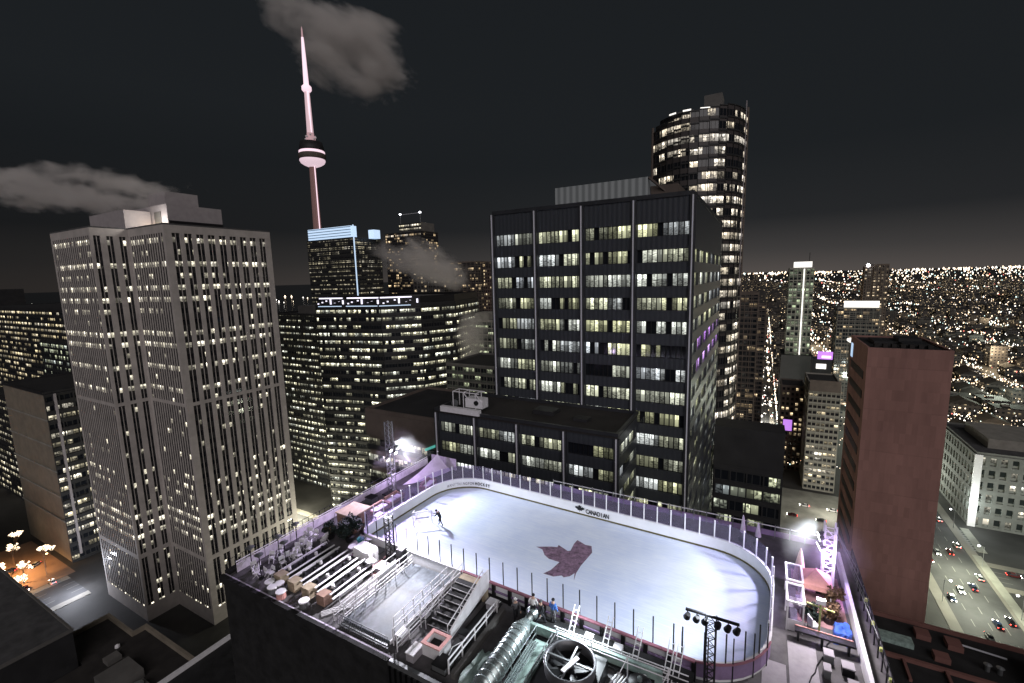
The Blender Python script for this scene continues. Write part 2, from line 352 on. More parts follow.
# ------------------------------------------------------------------ generic buildings
def face_uv(w, h): return ((0, 0), (w, 0), (w, h), (0, h))
def curtain(root, p0, p1, z0, z1, wm, name='curtain_wall'):
    w = math.hypot(p1[0]-p0[0], p1[1]-p0[1])
    return MB().quad((*p0, z0), (*p1, z0), (*p1, z1), (*p0, z1), face_uv(w, z1-z0)).build(name, wm, root)
def mullions(root, p0, p1, z0, z1, mm, du, dv, wu, wv, depth=.3, name='mullion_grid'):
    u = Vector((p1[0]-p0[0], p1[1]-p0[1], 0)); w = u.length; u.normalize(); n = u.cross(Vector((0, 0, 1)))
    nu = max(1, round(w/du)); nv = max(1, round((z1-z0)/dv)); du = w/nu; dv_ = (z1-z0)/nv
    us = []; vs = []
    for i in range(nu+1): us += [max(0, i*du-wu/2), min(w, i*du+wu/2)]
    for j in range(nv+1): vs += [max(0, j*dv_-wv/2), min(z1-z0, j*dv_+wv/2)]
    return MB().grid(Vector((*p0, z0))+n*depth, u, n, us, vs, lambda i, j: i % 2 == 1 and j % 2 == 1, depth-.004).build(name, mm, root)
def inset(poly, d):
    """shrink a counter-clockwise convex polygon"""
    n = len(poly); out = []
    for i in range(n):
        a, b, c = Vector(poly[i-1]), Vector(poly[i]), Vector(poly[(i+1) % n])
        e1 = (b-a).normalized(); e2 = (c-b).normalized(); n1 = Vector((-e1.y, e1.x)); n2 = Vector((-e2.y, e2.x))
        k = n1 + n2; k = k * (d / max(.3, k.dot(n1)))
        out.append((b.x+k.x, b.y+k.y))
    return out
def ringmb(poly, d, z0, z1):
    """parapet: a closed ring of one connected mesh"""
    q = inset(poly, d); n = len(poly); mb = MB()
    k = mb.add([(*p, z) for z in (z0, z1) for ring in (poly, q) for p in ring])
    for i in range(n):
        j = (i+1) % n; o0, i0, o1, i1 = k, k+n, k+2*n, k+3*n
        mb.face((o0+i, o0+j, o1+j, o1+i)); mb.face((i0+j, i0+i, i1+i, i1+j)); mb.face((o1+i, o1+j, i1+j, i1+i)); mb.face((i0+i, i0+j, o0+j, o0+i))
    return mb
def tower(name, label, poly, z1, wm, body='dark_wall', roof='dark_roof', trim=None, du=4.5, dv=3.9, wu=.35, wv=.5, depth=.3, plant=None, cat='building', faces=None,
          group=None, parapet=1.1, z0=0, par=.5, grid=True):
    """poly: counter-clockwise footprint; faces: edges that carry glazing"""
    c = Vector((sum(p[0] for p in poly)/len(poly), sum(p[1] for p in poly)/len(poly), z0))
    root = thing(name, label, cat, c, group)
    MB().prism(inset(poly, .25), z0, z1-.3).build('body', body, root)
    n = len(poly)
    for i in range(n):
        if (faces is not None and i not in faces) or (faces is None and n == 4 and i == 2): continue
        a, b = poly[i], poly[(i+1) % n]
        curtain(root, a, b, z0, z1, wm)
        if grid: mullions(root, a, b, z0, z1, trim or body, du, dv, wu, wv, depth)
    MB().prism(inset(poly, .02), z1, z1+.25).build('roof', roof, root)
    ringmb(inset(poly, -.15), par, z1+.002, z1+parapet).build('parapet', trim or body, root)
    for (x0, y0, x1, y1, h) in (plant or []):
        B(x0, y0, z1+.25, x1, y1, z1+h).build('roof_plant', body if body != 'dark_wall' else 'grey_wall', root)
    return root
def rect(x0, y0, x1, y1): return [(x0, y0), (x1, y0), (x1, y1), (x0, y1)]

# ------------------------------------------------------------------ ground, streets, water
def streetmat(name, col, n=.5):
    return mat(name, col, .75, noise=n, nscale=.06)
M_['asphalt'] = streetmat('asphalt', (.050, .050, .052)); M_['block'] = streetmat('city_ground', (.035, .034, .033)); M_['pave'] = streetmat('pavement', (.17, .16, .14), .3)
M_['snow'] = streetmat('snowy_pavement', (.24, .24, .21), .45); M_['plaza'] = streetmat('paved_plaza', (.20, .13, .09), .3); M_['line'] = mat('road_paint', (.16, .16, .15), .6)
M_['water'] = mat('dark_lake', (.006, .008, .01), .22, spec=.5)
struct('ground', MB().quad((-30000, -3000, 0), (30000, -3000, 0), (30000, 40000, 0), (-30000, 40000, 0)), 'block')
struct('lake', MB().quad((-29000, -2900, .05), (-860, -2900, .05), (-860, 39000, .05), (-29000, 39000, .05)), 'water')
def road(x0, y0, x1, y1, along):
    rd = MB().quad((x0, y0, .02), (x1, y0, .02), (x1, y1, .02), (x0, y1, .02))
    struct('road', rd, 'asphalt')
    pv = 3.5
    for a in (0, 1):
        if along == 'y': q = (x0-pv, y0, x0, y1) if a == 0 else (x1, y0, x1+pv, y1)
        else: q = (x0, y0-pv, x1, y0) if a == 0 else (x0, y1, x1, y1+pv)
        struct('pavement', B(q[0], q[1], 0, q[2], q[3], .14), 'pave')
    ln = MB()
    L = (y1-y0) if along == 'y' else (x1-x0); k = 0
    while k < min(L, 420):
        for t in (.25, .5, .75):
            if along == 'y': x = x0+(x1-x0)*t; ln.quad((x-.12, y0+k, .03), (x+.12, y0+k, .03), (x+.12, y0+k+4, .03), (x-.12, y0+k+4, .03))
            else: y = y0+(y1-y0)*t; ln.quad((x0+k, y-.12, .03), (x0+k+4, y-.12, .03), (x0+k+4, y+.12, .03), (x0+k, y+.12, .03))
        k += 9
    struct('lane_markings', ln, 'line')
road(66, 60, 84, 3000, 'y')
road(-2, 336, 9, 2200, 'y')
road(-262, -100, -244, 66, 'y')
road(-240, 134, -60, 148, 'x')
road(88, 236, 400, 250, 'x')
struct('plaza', MB().quad((-320, 20, .06), (-266, 20, .06), (-266, 69, .06), (-320, 69, .06)), 'plaza')
struct('forecourt', MB().quad((12, 246, .06), (60, 246, .06), (60, 296, .06), (12, 296, .06)), 'snow')
zb = MB()
for i in range(9): zb.quad((86.5, 262+i*2.2, .16), (91, 262+i*2.2, .16), (91, 263.3+i*2.2, .16), (86.5, 263.3+i*2.2, .16))
struct('crossing_stripes', zb, 'line')
struct('snow_strip', B(85.2, 205, .0, 88.2, 258, .22), 'snow')
struct('snow_strip', B(88.3, 262, .0, 91.5, 284, .2), 'snow')

# ------------------------------------------------------------------ granite office tower with stepped corner
def granite_tower():
    root = thing('office_tower', 'tall granite office tower with stepped corners, narrow window strips and steam over its roof', 'building', (-205, 92, 0))
    zt = 146.4; gl = 'w_lb'
    foot = [(-233, 69), (-199.5, 69), (-199.5, 79.7), (-174.5, 79.7), (-174.5, 117), (-233, 117)]
    core = [(-232.3, 69.7), (-200.2, 69.7), (-200.2, 80.4), (-175.2, 80.4), (-175.2, 116.3), (-232.3, 116.3)]
    MB().prism(core, 0, zt-.3).build('core', 'dark_wall', root)
    cell = [0]
    def face(p0, p1, kind):
        u = Vector((p1[0]-p0[0], p1[1]-p0[1], 0)); w = u.length; u.normalize(); n = u.cross(Vector((0, 0, 1)))
        if kind == 'pair': pitch, open_, end = (3.5, 2.42, 2.2) if w > 20 else (3.3, 1.9, .8)
        else: pitch, open_, end = 1.6, 1.1, 1.3
        dep = .5 if kind == 'pair' else .22
        cnt = int((w-2*end+pitch-open_)/pitch); gap = (w-2*end-cnt*open_)/max(1, cnt-1) if cnt > 1 else 0
        us = [0]
        for i in range(cnt): us += [end+i*(open_+gap), end+i*(open_+gap)+open_]
        us.append(w)
        vs = [0, 6., 25.4, 27., 84., 85.2, zt-2.6, zt]
        mb = MB().grid(Vector((*p0, 0)), u, n, us, vs, lambda i, j: i % 2 == 1 and j in (1, 3, 5), dep, rim=False)
        mb.build('stone_facade', 'granite', root)
        for i in range(cnt):
            a = Vector((*p0, 0)) + u*us[1+2*i] - n*(dep-.06); b = a + u*open_
            cell[0] += 4; uo = cell[0]*1.1
            st = MB().quad((a.x, a.y, 5.9), (b.x, b.y, 5.9), (b.x, b.y, zt-2.5), (a.x, a.y, zt-2.5), ((uo, 5.9), (uo+open_, 5.9), (uo+open_, zt-2.5), (uo, zt-2.5))).build('window_strip', gl, root)
            st.pass_index = 77
            if kind == 'pair':
                c = (a+b)/2 + n*.12
                MB().box(c.x-.09, c.y-.09, 6, c.x+.09, c.y+.09, zt-2.6).build('mullion', 'granite', root)
    face((-233, 69), (-199.5, 69), 'fine'); face((-199.5, 69), (-199.5, 79.7), 'pair')
    face((-199.5, 79.7), (-174.5, 79.7), 'fine'); face((-174.5, 79.7), (-174.5, 117), 'pair')
    MB().prism(foot, zt, zt+.5).build('roof', 'roof_grey', root)
    B(-232, 88, zt+.5, -188.7, 107, 155.4).build('penthouse', 'granite_light', root)
    B(-228, 79.5, zt+.5, -200, 87.69, 153.4).build('penthouse', 'granite_light', root)
    B(-210, 92, 155.41, -197.6, 103.5, 161.3).build('upper_penthouse', 'granite_light', root)
    B(-197.5, 87.7, 149, -193, 87.98, 153).build('louvre_panel', 'grey_wall', root)
    B(-215, 87.7, 147, -211, 87.98, 151).build('roof_door', 'dark_metal', root)
    B(-206, 86.4, 147.1, -190, 87.2, 147.9).build('roof_light', 'lamp_warm', root)
    B(-188.5, 88, 147, -188.3, 107, 149.6).build('dark_louvre', 'dark_metal', root)
    return root
granite_tower()

# ------------------------------------------------------------------ black tower with bright columns, and its podium
def black_block(root, X0, Y0, cols, zs, floors, bandh, side_y1, side_bays, zb, zt, purple=None, side_floors=None):
    """front wall y=Y0 with one window band per bay and floor; side wall x=X0"""
    us = [0.]; U0 = cols[0]
    for i in range(len(cols)-1): us += [cols[i]-U0+.55, cols[i+1]-U0-.55]
    us.append(cols[-1]-U0)
    vs = [0.]
    for z in sorted(floors): vs += [z-bandh/2-zb, z+bandh/2-zb]
    vs.append(zt-zb)
    MB().grid((U0, Y0, zb), (1, 0, 0), (0, -1, 0), us, vs, lambda i, j: i % 2 == 1 and j % 2 == 1, .5, rim=False).build('front_wall', 'rib_clad', root)
    for b in range(len(cols)-1):
        for z in floors:
            x0, x1 = cols[b]+.55, cols[b+1]-.55; y = Y0+.4; w = x1-x0
            wb = MB().quad((x0, y, z-bandh/2-.05), (x1, y, z-bandh/2-.05), (x1, y, z+bandh/2+.05), (x0, y, z+bandh/2+.05), ((0, 1), (w, 1), (w, 48), (0, 48))).build('window_band', 'w_black', root)
            g = MB(); nu = max(2, round(w/.82)); du = w/nu; uu = []
            for i in range(nu+1): uu += [max(0, i*du-.06), min(w, i*du+.06)]
            g.grid((x0, y-.12, z-bandh/2), (1, 0, 0), (0, -1, 0), uu, [0, .08, bandh-.08, bandh], lambda i, j: i % 2 == 1 and j == 1, .115)
            g.build('mullion_grid', 'dark_metal', wb)
    for x in cols:
        c = B(x-.45, Y0-.42, zb, x+.45, Y0-.004, zt).build('column', 'black_clad', root)
        B(x-.1, Y0-.6, zb, x+.1, Y0-.424, zt).build('column_fin', 'alu', c)
    # side wall
    n = side_bays; bw = (side_y1-Y0)/n; sf = side_floors or floors
    us = [0.]
    for i in range(n): us += [i*bw+.7, (i+1)*bw-.7]
    us.append(side_y1-Y0)
    vs = [0.]
    for z in sorted(sf): vs += [z-bandh/2-zb, z+bandh/2-zb]
    vs.append(zt-zb)
    MB().grid((X0, Y0, zb), (0, 1, 0), (1, 0, 0), us, vs, lambda i, j: i % 2 == 1 and j % 2 == 1, .5, rim=False).build('side_wall', 'rib_clad_y', root)
    for z in sf:
        for b in range(n):
            y0, y1 = Y0+b*bw+.7, Y0+(b+1)*bw-.7
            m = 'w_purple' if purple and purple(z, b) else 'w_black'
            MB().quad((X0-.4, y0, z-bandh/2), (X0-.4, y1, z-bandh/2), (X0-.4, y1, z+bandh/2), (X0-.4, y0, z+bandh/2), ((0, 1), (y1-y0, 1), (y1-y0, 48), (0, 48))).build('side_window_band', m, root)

def black_tower():
    root = thing('office_tower', 'black office tower with bright vertical columns and lit window bands behind the ice rink', 'building', (-28, 105, 0))
    X0 = -10.2; Y0 = 77.8; cols = [-46.7, -37.6, -28.5, -19.4, -10.2]
    zb = 40.; zt = 138.
    fl = [133.1, 128.9, 124.95, 121.0, 117.05, 113.05, 109.05, 105.1, 101.3, 97.35, 93.3, 89.3, 85.3]
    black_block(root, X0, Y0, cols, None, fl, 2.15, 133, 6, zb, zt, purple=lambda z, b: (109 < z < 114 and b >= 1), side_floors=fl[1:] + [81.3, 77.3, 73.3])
    B(-46.2, Y0+.6, 0, X0-.6, 132.6, zt-.1).build('core', 'dark_wall', root)
    B(-46.7, Y0-.2, zt, X0+.1, 133, zt+.7).build('roof', 'black_clad', root)
    B(-37.9, 88, zt+.7, -19.5, 118, 143.6).build('plant_screen', 'rib_screen', root)
    B(-19.4, 90, zt+.7, -14.5, 112, 142.2).build('plant_room', 'brown_wall', root)
    MB().beam((-19.4, 88.1, 143.5), (-14.5, 92, 139.), .35).build('screen_brace', 'brown_wall', root)
black_tower()

def podium():
    root = thing('office_building', 'low black wing with lit window bands and flat dark roof joined to the black tower', 'building', (-45, 72, 0))
    Y0 = 65.; cols = [-52.4, -43.9, -35.4, -26.9, -18.4]
    black_block(root, -18.4, Y0, cols, None, [98.9, 95.2, 91.5, 87.8, 84.1], 1.9, 77.6, 1, 40., 101.6)
    B(-52, Y0+.6, 0, -19.1, 77.5, 101.5).build('core', 'dark_wall', root)
    B(-52.4, Y0-.3, 101.6, -18.3, 77.3, 102.0).build('roof', 'roof_brown', root)
    ringmb(rect(-52.6, Y0-.5, -18.1, 77.3), .45, 102.003, 102.5).build('parapet', 'black_clad', root)
    for x0, y0, x1, y1, h in ((-35, 70, -31, 73, .7), (-27, 69, -24.5, 71, .5)):
        B(x0, y0, 102.003, x1, y1, 102+h).build('roof_hatch', 'dark_wall', root)
podium()

def bmu():
    root = thing('window_cleaning_machine', 'white window cleaning machine with cage and cradle on the edge of the black wing', 'machine', (-46, 66, 102.5))
    B(-51, 64.2, 102.1, -42.6, 65, 103.1).build('cradle', 'white_paint', root)
    B(-46.6, 66, 102.9, -43, 68, 104.6).build('machine_body', 'white_paint', root)
    f = MB()
    for a in (-49.3, -47, -44.4):
        for y in (66, 68):
            f.beam((a, y, 102.5), (a+(.0 if a < -48 else .0), y, 105.6), .12)
    f.beam((-49.3, 66, 105.6), (-43.6, 66, 105.6), .14).beam((-49.3, 68, 105.6), (-43.6, 68, 105.6), .14)
    for a in (-49.3, -47, -44.4): f.beam((a, 66, 105.6), (a, 68, 105.6), .12)
    f.beam((-47, 66, 105.6), (-45.6, 66, 104), .12).beam((-44.4, 66, 105.6), (-43, 66, 104), .12)
    f.build('cage_frame', 'white_paint', root)
    MB().lathe((-49.3, 66.5, 103.2), [(.1, -.15), (.7, -.15), (.7, .15), (.1, .15)], 14, axis='y').build('hose_reel', 'grey_metal', root)
    MB().lathe((-44.2, 65.9, 103.9), [(.2, -.1), (.45, -.1), (.45, .1), (.2, .1)], 12, axis='y').build('winch_drum', 'dark_metal', root)
bmu()

# wing with a blank brown wall band
r = tower('office_building', 'low building with blank brown upper wall above lit windows beside the black wing', rect(-78.5, 72, -53, 94), 96.6, 'w_office', body='brown_wall', roof='dark_roof', du=3.3, dv=3.9, grid=False, faces=[], parapet=.8)
B(-78.5, 71.6, 91.2, -53, 71.99, 96.6).build('blank_wall', 'brown_wall', r)
for k in range(4): curtain(r, (-78.5, 71.9), (-53, 71.9), 91.1-3.9*(k+1)+.6, 91.1-3.9*k-.6, 'w_office', 'window_band')
MB().beam((-61, 71.3, 90.5), (-54.5, 71.3, 93.6), .5).build('lit_awning', 'teal_light', r)

# ------------------------------------------------------------------ city centre buildings
r = tower('office_building', 'dark office block with many yellow lit floors just right of the granite tower', rect(-268, 176, -219, 215), 107, 'w_office', du=3.0, trim='dark_wall', plant=[(-255, 185, -235, 205, 5)])
r = tower('office_building', 'wide dark curved office building with long yellow lit floors', [(-200.4, 155.6), (-183.8, 160.2), (-164, 164.2), (-149.5, 176.7), (-141.4, 194.9), (-150, 230), (-200, 230)], 113.5, 'w_office', faces=[0, 1, 2, 3, 4], du=6, dv=3.9, wu=.3, wv=1.0, depth=.4,
          plant=[(-185, 185, -160, 210, 4)])
cr = inset([(-200.4, 155.6), (-183.8, 160.2), (-164, 164.2), (-149.5, 176.7), (-141.4, 194.9), (-150, 230), (-200, 230)], .5)
ringmb(cr, .5, 114.7, 118.2).build('glass_crown', 'dark_metal', r)
for k, (a, b) in enumerate(((.1, .9), (.05, .95), (.0, .8))):
    p, q = Vector(cr[k]), Vector(cr[k+1]); A = p.lerp(q, a); Bq = p.lerp(q, b)
    MB().beam((A.x, A.y-.3, 117.9), (Bq.x, Bq.y-.3, 117.9), .35, .6).build('crown_light', 'sign_lilac', r)
    MB().beam((A.x, A.y-1.2, 113.9), (Bq.x, Bq.y-1.2, 113.9), .3, .35).build('crown_light', 'sign_blue', r)
    for t in range(7):
        c = p.lerp(q, (t+.5)/7+.02*math.sin(t*3.1+k)); B(c.x-.35, c.y-.75, 114.9+(t*7 % 3)*.7, c.x+.5, c.y-.45, 115.5+(t*5 % 4)*.7).build('crown_lamp', 'sign_lilac', r)
# blue crowned tower
r = tower('office_tower', 'office tower with glowing blue white crown below the needle tower', rect(-400, 307, -335.8, 342), 166, 'w_office2', du=4.2, dv=4.2, wv=1.1)
B(-397, 306.5, 167.2, -338, 314, 177.5).build('lit_crown', 'sign_blue', r)
for k in range(4): B(-397, 305.9, 168.9+k*2.5, -337, 306.45, 169.35+k*2.5).build('crown_band', 'dark_metal', r)
B(-334.6, 306.3, 108, -333.9, 307.2, 178).build('light_strip', 'sign_blue', r)
B(-331, 322, 166, -324, 330, 174).build('lift_shaft', 'sign_blue', r)
r = tower('office_tower', 'slim tower with masts and two red white lamps above its roof behind the steam', rect(-403, 419, -348, 450), 181, 'w_resid', du=4.6, dv=3.9, body='dark_wall')
B(-382, 421, 181.2, -349, 445, 192).build('stepped_top', 'grey_wall', r)
curtain(r, (-382, 420.9), (-349, 420.9), 183, 192, 'w_office2')
for x in (-380, -350):
    MB().tube((x, 421.5, 192), (x, 421.5, 203), .5).build('mast', 'grey_metal', r)
    MB().lathe((x, 421.5, 203), [(.1, -1), (1., -.6), (1.1, .3), (.3, 1)], 8).build('mast_lamp', 'lamp_white', r)
MB().beam((-380, 421.5, 202.5), (-350, 421.5, 202.5), .4).build('mast_rail', 'alu', r)
tower('apartment_tower', 'brown apartment tower with dotted lit windows seen left of the black tower', rect(-263, 357, -235, 385), 141, 'w_resid', body='brown_wall', du=4.4, dv=3.1)
tower('apartment_tower', 'narrow lit apartment tower touching the black tower edge, lower than the brown one', rect(-236, 372, -214, 395), 134, 'w_brick', body='brown_wall', du=4.4, dv=3.2)
tower('office_building', 'glittering white lit block under the steam between two towers', rect(-330, 381, -290, 410), 133, 'w_far', du=5, dv=4.5, body='grey_wall')
tower('office_building', 'greenish office block in steam beside the black tower', rect(-156, 214, -128, 250), 102, 'w_steam', body='concrete', du=3.2, dv=3.6, plant=[(-150, 222, -138, 236, 4)])
tower('office_building', 'low lit office with teal sign light in front of the greenish block', rect(-130, 170, -98, 200), 86, 'w_steam', body='grey_wall', du=3.2, dv=3.6)
tower('office_tower', 'narrow dark tower left of the blue crowned tower', rect(-425, 330, -402, 360), 158, 'w_office2', du=4, dv=4.2, body='dark_wall')

# far left
r = tower('office_building', 'wide far block with three bright rows of windows left of the granite tower', rect(-660, 132, -430, 200), 111, 'w_atrium', du=7, dv=4.4, wv=1.6, faces=[0, 1])
r = tower('office_building', 'tan stone slab building with plain front beside the granite tower', rect(-330, 71, -276, 120), 80, 'w_office2', faces=[1], body='tan', du=5, dv=4.2, wu=.5, wv=1.5, depth=.5, trim='dark_wall')
for k in range(5): B(-276.0, 74+k*9, 3, -275.2, 74.9+k*9, 80).build('lit_pier', 'granite_light', r)
for z in (20, 32, 44, 56, 68): B(-330, 70.75, z, -276, 70.99, z+.7).build('stone_course', 'concrete', r)
r = tower('office_building', 'glass roofed office building stepped behind the tan slab', rect(-370, 121, -285, 165), 98, 'w_atrium', du=5, dv=4.4, wv=.9, faces=[0, 1])
g = MB()
for k in range(13): g.beam((-366+k*6.4, 122, 99.5), (-362+k*6.4, 140, 106), .4)
g.beam((-368, 122, 99.4), (-286, 122, 99.4), .6).beam((-366, 140, 106), (-282, 140, 106), .6)
g.build('atrium_roof_frame', 'white_paint', r)
MB().quad((-368, 122.2, 99.2), (-286, 122.2, 99.2), (-282, 140, 105.7), (-364, 140, 105.7)).build('atrium_roof_glass', 'grey_wall', r)
tower('office_building', 'dark office block with broad lit floors at the far left edge', rect(-440, 84, -372, 118), 62, 'w_office2', du=5, dv=4.2, wv=1.3)
tower('office_building', 'darker unlit block standing behind the dark left office', rect(-470, 124, -385, 128), 88, 'w_glass', du=5, dv=4.2)
r = thing('office_tower', 'far thin tower with teal glow over the dark lake', 'building', (-860, 200, 0))
B(-905, 190, 0, -840, 215, 128).build('shaft', 'dark_wall', r)
B(-895, 188.9, 113, -842, 189.95, 128).build('teal_crown', 'teal_light', r)
B(-892, 188.5, 131, -886, 190, 137).build('roof_lamp', 'lamp_orange', r)

# ------------------------------------------------------------------ needle tower
def needle():
    cx, cy = -672, 540
    root = thing('observation_tower', 'tall needle tower with pink lit pod and spire against the dark sky', 'tower', (cx, cy, 0))
    sh = MB()
    n = 18; prof = [(0, 17.), (100, 10.5), (220, 7.6), (322, 6.)]
    k = len(sh.v)
    for z, rr in prof:
        for i in range(n):
            t = 2*math.pi*i/n; q = rr*(1.0 if i % 6 in (0,) else .62 if i % 6 in (2, 3, 4) else .8)
            sh.v.append((cx+q*math.cos(t), cy+q*math.sin(t), z))
    for j in range(len(prof)-1):
        for i in range(n): sh.face((k+j*n+i, k+j*n+(i+1) % n, k+(j+1)*n+(i+1) % n, k+(j+1)*n+i))
    sh.face(range(k, k+n)); sh.face(range(k+3*n, k+4*n))
    sh.build('shaft', 'cn_glow_concrete', root)
    d = Vector((-cx, -cy, 0)).normalized(); s = Vector((d.y, -d.x, 0))
    lt = Vector((cx, cy, 0))+d*6.2-s*2.4
    MB().beam((lt.x+d.x*4, lt.y+d.y*4, 30), (lt.x, lt.y, 318), 1.7, 1.7).build('lit_lift_shaft', 'cn_pink', root)
    MB().lathe((cx, cy, 0), [(7, 318), (14, 321), (18.5, 324), (20.3, 327.5), (20, 329.5)], 28).build('pod_base', 'cn_pale', root, True)
    MB().lathe((cx, cy, 0), [(20.1, 329.51), (21.4, 332), (21.6, 337.5), (20.8, 338.5)], 28).build('pod_ring', 'brown_wall', root, True)
    MB().lathe((cx, cy, 0), [(19.7, 338.51), (20.3, 339.5), (20.3, 342.4), (19.7, 343)], 28).build('light_ring', 'cn_pink', root, True)
    MB().lathe((cx, cy, 0), [(19.4, 343.01), (19.6, 346), (18.7, 352), (18.2, 352.2), (17.4, 357), (9, 359)], 28).build('pod_upper', 'dark_wall', root, True)
    MB().lathe((cx, cy, 0), [(8, 359), (7.2, 366), (5.8, 367), (5.6, 372)], 12).build('neck', 'cn_dim', root)
    MB().lathe((cx, cy, 0), [(5.3, 372.01), (4.2, 436)], 10).build('upper_shaft', 'cn_mid', root)
    b = Vector((cx, cy, 0))+d*4.4-s*1.2; MB().beam((b.x, b.y, 372), (b.x-d.x*.6, b.y-d.y*.6, 436), 3.2, 1.2).build('light_panel', 'cn_pink', root)
    MB().lathe((cx, cy, 0), [(5.0, 436.01), (7.6, 439), (7.6, 444), (4.6, 447)], 20).build('sky_pod', 'cn_pink', root, True)
    MB().lathe((cx, cy, 0), [(4.2, 447.01), (3.1, 490), (2.2, 514), (1.9, 519)], 10).build('antenna', 'cn_pink', root)
    MB().lathe((cx, cy, 0), [(1.5, 519.01), (1.1, 530), (.4, 535)], 8).build('antenna_tip', 'cn_dim', root)
    for i in range(9):
        a = 2*math.pi*i/9
        MB().lathe((cx+8*math.cos(a), cy+8*math.sin(a), 362+3*(i % 3)), [(.3, -1.5), (1.5, -.8), (1.5, .8), (.3, 1.5)], 8).build('dish', 'white_paint', root)
needle()

# ------------------------------------------------------------------ curved tower behind the black tower
def curved_tower():
    pts = [(-43.2, 203), (-36.4, 197.5), (-27.9, 195.5), (-17.8, 199.2), (-11.3, 207.2), (-8.9, 218)]
    cp = [pts[0]] + pts + [pts[-1]]; sm = []
    for i in range(1, len(cp)-2):
        for t in (0, .333, .667):
            p = [Vector(cp[i+k]) for k in (-1, 0, 1, 2)]
            v = .5*((2*p[1])+(p[2]-p[0])*t+(2*p[0]-5*p[1]+4*p[2]-p[3])*t*t+(3*p[1]-p[0]-3*p[2]+p[3])*t**3); sm.append((v.x, v.y))
    pts = sm + [pts[-1]]; nS = len(pts)-1
    poly = pts + [(-14, 240), (-40, 240)]
    root = thing('hotel_tower', 'tall curved tower with warm lit rooms rising behind the black tower', 'building', (-26, 215, 0))
    MB().prism(inset(poly, .3), 0, 184).build('body', 'dark_wall', root)
    hts = [183.5+min(6., i*.6) for i in range(nS)]; U = 0.
    for i in range(nS):
        w = math.hypot(pts[i+1][0]-pts[i][0], pts[i+1][1]-pts[i][1])
        o = MB().quad((*pts[i], 0), (*pts[i+1], 0), (*pts[i+1], hts[i]), (*pts[i], hts[i]), ((U, 0), (U+w, 0), (U+w, hts[i]), (U, hts[i]))).build('curtain_wall', 'w_hotel', root); o.pass_index = 78; U += w
        mullions(root, pts[i], pts[i+1], 0, hts[i], 'dark_wall', 3.1, 4.6, .14, .6, .3)
    curtain(root, pts[nS], poly[nS+1], 0, 186, 'w_hotel'); curtain(root, poly[nS+2], pts[0], 0, 181, 'w_hotel')
    for i in (0, nS):
        MB().lathe((pts[i][0], pts[i][1]-.3, 0), [(.5, 0), (.5, hts[min(i, nS-1)]+2)], 8).build('corner_fin', 'brown_wall', root)
    MB().prism(inset(poly, 1.), 184.01, 186).build('roof', 'dark_roof', root)
    ringmb(inset(poly, 2.5), .5, 186.01, 188.2).build('glass_crown', 'dark_metal', root)
    for i in range(3, nS-1, 2): MB().beam((pts[i][0]*.98-.5, pts[i][1]+2.2, 188.5), (pts[i+1][0]*.98-.5, pts[i+1][1]+2.2, 188.5), .3, .5).build('crown_light', 'sign_white', root)
    B(-24, 205, 186.02, -17.5, 214, 195).build('lift_overrun', 'grey_wall', root)
    B(-34, 206, 186.02, -28, 212, 191).build('plant_room', 'grey_wall', root)
    MB().tube((-9.3, 214, 120), (-9.3, 214, 193), .22).build('mast', 'granite_light', root)
curved_tower()
tower('office_building', 'dark low block with blank top wall between the rink and the curved tower', rect(-9.3, 124, 5.8, 131), 76, 'w_glass', du=3.7, dv=3.9, wv=1.2)
rb = [o for o in COL.objects if o.get('label', '').startswith('dark low block')][0]
B(-9.6, 123.6, 77.2, 6.1, 131, 87.0).build('blank_top_wall', 'dark_wall', rb)
tower('apartment_tower', 'narrow brown tower with scattered orange windows right of the curved tower', rect(-16, 292, -2.5, 312), 113, 'w_resid', body='brown_wall', du=3.4, dv=3.2)
tower('apartment_tower', 'slim dark tower with pink roof light behind the narrow brown tower', rect(-14, 372, 2, 392), 101, 'w_resid', body='brown_wall', du=4, dv=3.1)
# greenish condominium tower
r = tower('apartment_tower', 'tall pale green condominium tower with lit crown above the horizon', rect(20.5, 508, 40, 532), 127, 'w_green', body='concrete', du=3.4, dv=5.2, wu=.5, wv=.9)
B(24, 507.4, 128.4, 38, 520, 133.5).build('lit_crown', 'sign_white', r)
MB().tube((36, 512, 133), (36, 512, 142), .25).build('mast', 'dark_metal', r)
B(31.6, 506.3, 2, 32.6, 507.6, 127).build('light_fin', 'sign_white', r)
B(17, 500, 0, 43, 540, 46).build('base_block', 'dark_wall', r)
tower('apartment_block', 'brown brick block with many small lit windows below the pale green tower', rect(12.5, 325, 24.5, 345), 54, 'w_brick', body='brown_wall', du=2.4, dv=3.2)
r = tower('office_block', 'pale concrete block with lit window columns in front of the purple sign', rect(24.9, 300, 39.5, 330), 62, 'w_conc', body='concrete', du=2.1, dv=3.4, wu=.35, wv=.9)
B(25, 299.2, 58.5, 39.4, 299.95, 64.8).build('brown_top_band', 'brown_wall', r)
r = thing('billboard', 'purple lit billboard on a roof beside the red brick tower', 'billboard', (38, 395, 62))
B(33, 390, 45, 45, 400, 62).build('plinth', 'dark_wall', r)
B(36, 389.3, 62.01, 45, 390.3, 67.5).build('screen', 'sign_purple', r); B(38.5, 389.0, 63, 44, 389.28, 64.6).build('lit_panel', 'sign_white', r)
B(35.5, 389.1, 55, 41.5, 389.95, 58.5).build('lit_panel', 'sign_white', r)
r = thing('billboard', 'small purple screen on the brown brick block wall', 'screen', (18, 318, 30))
B(14.2, 322.8, 26.5, 19, 324.4, 33.5).build('screen', 'sign_purple', r); B(13.9, 323.4, 26.2, 19.3, 324.5, 33.8).build('screen_frame', 'dark_metal', r)
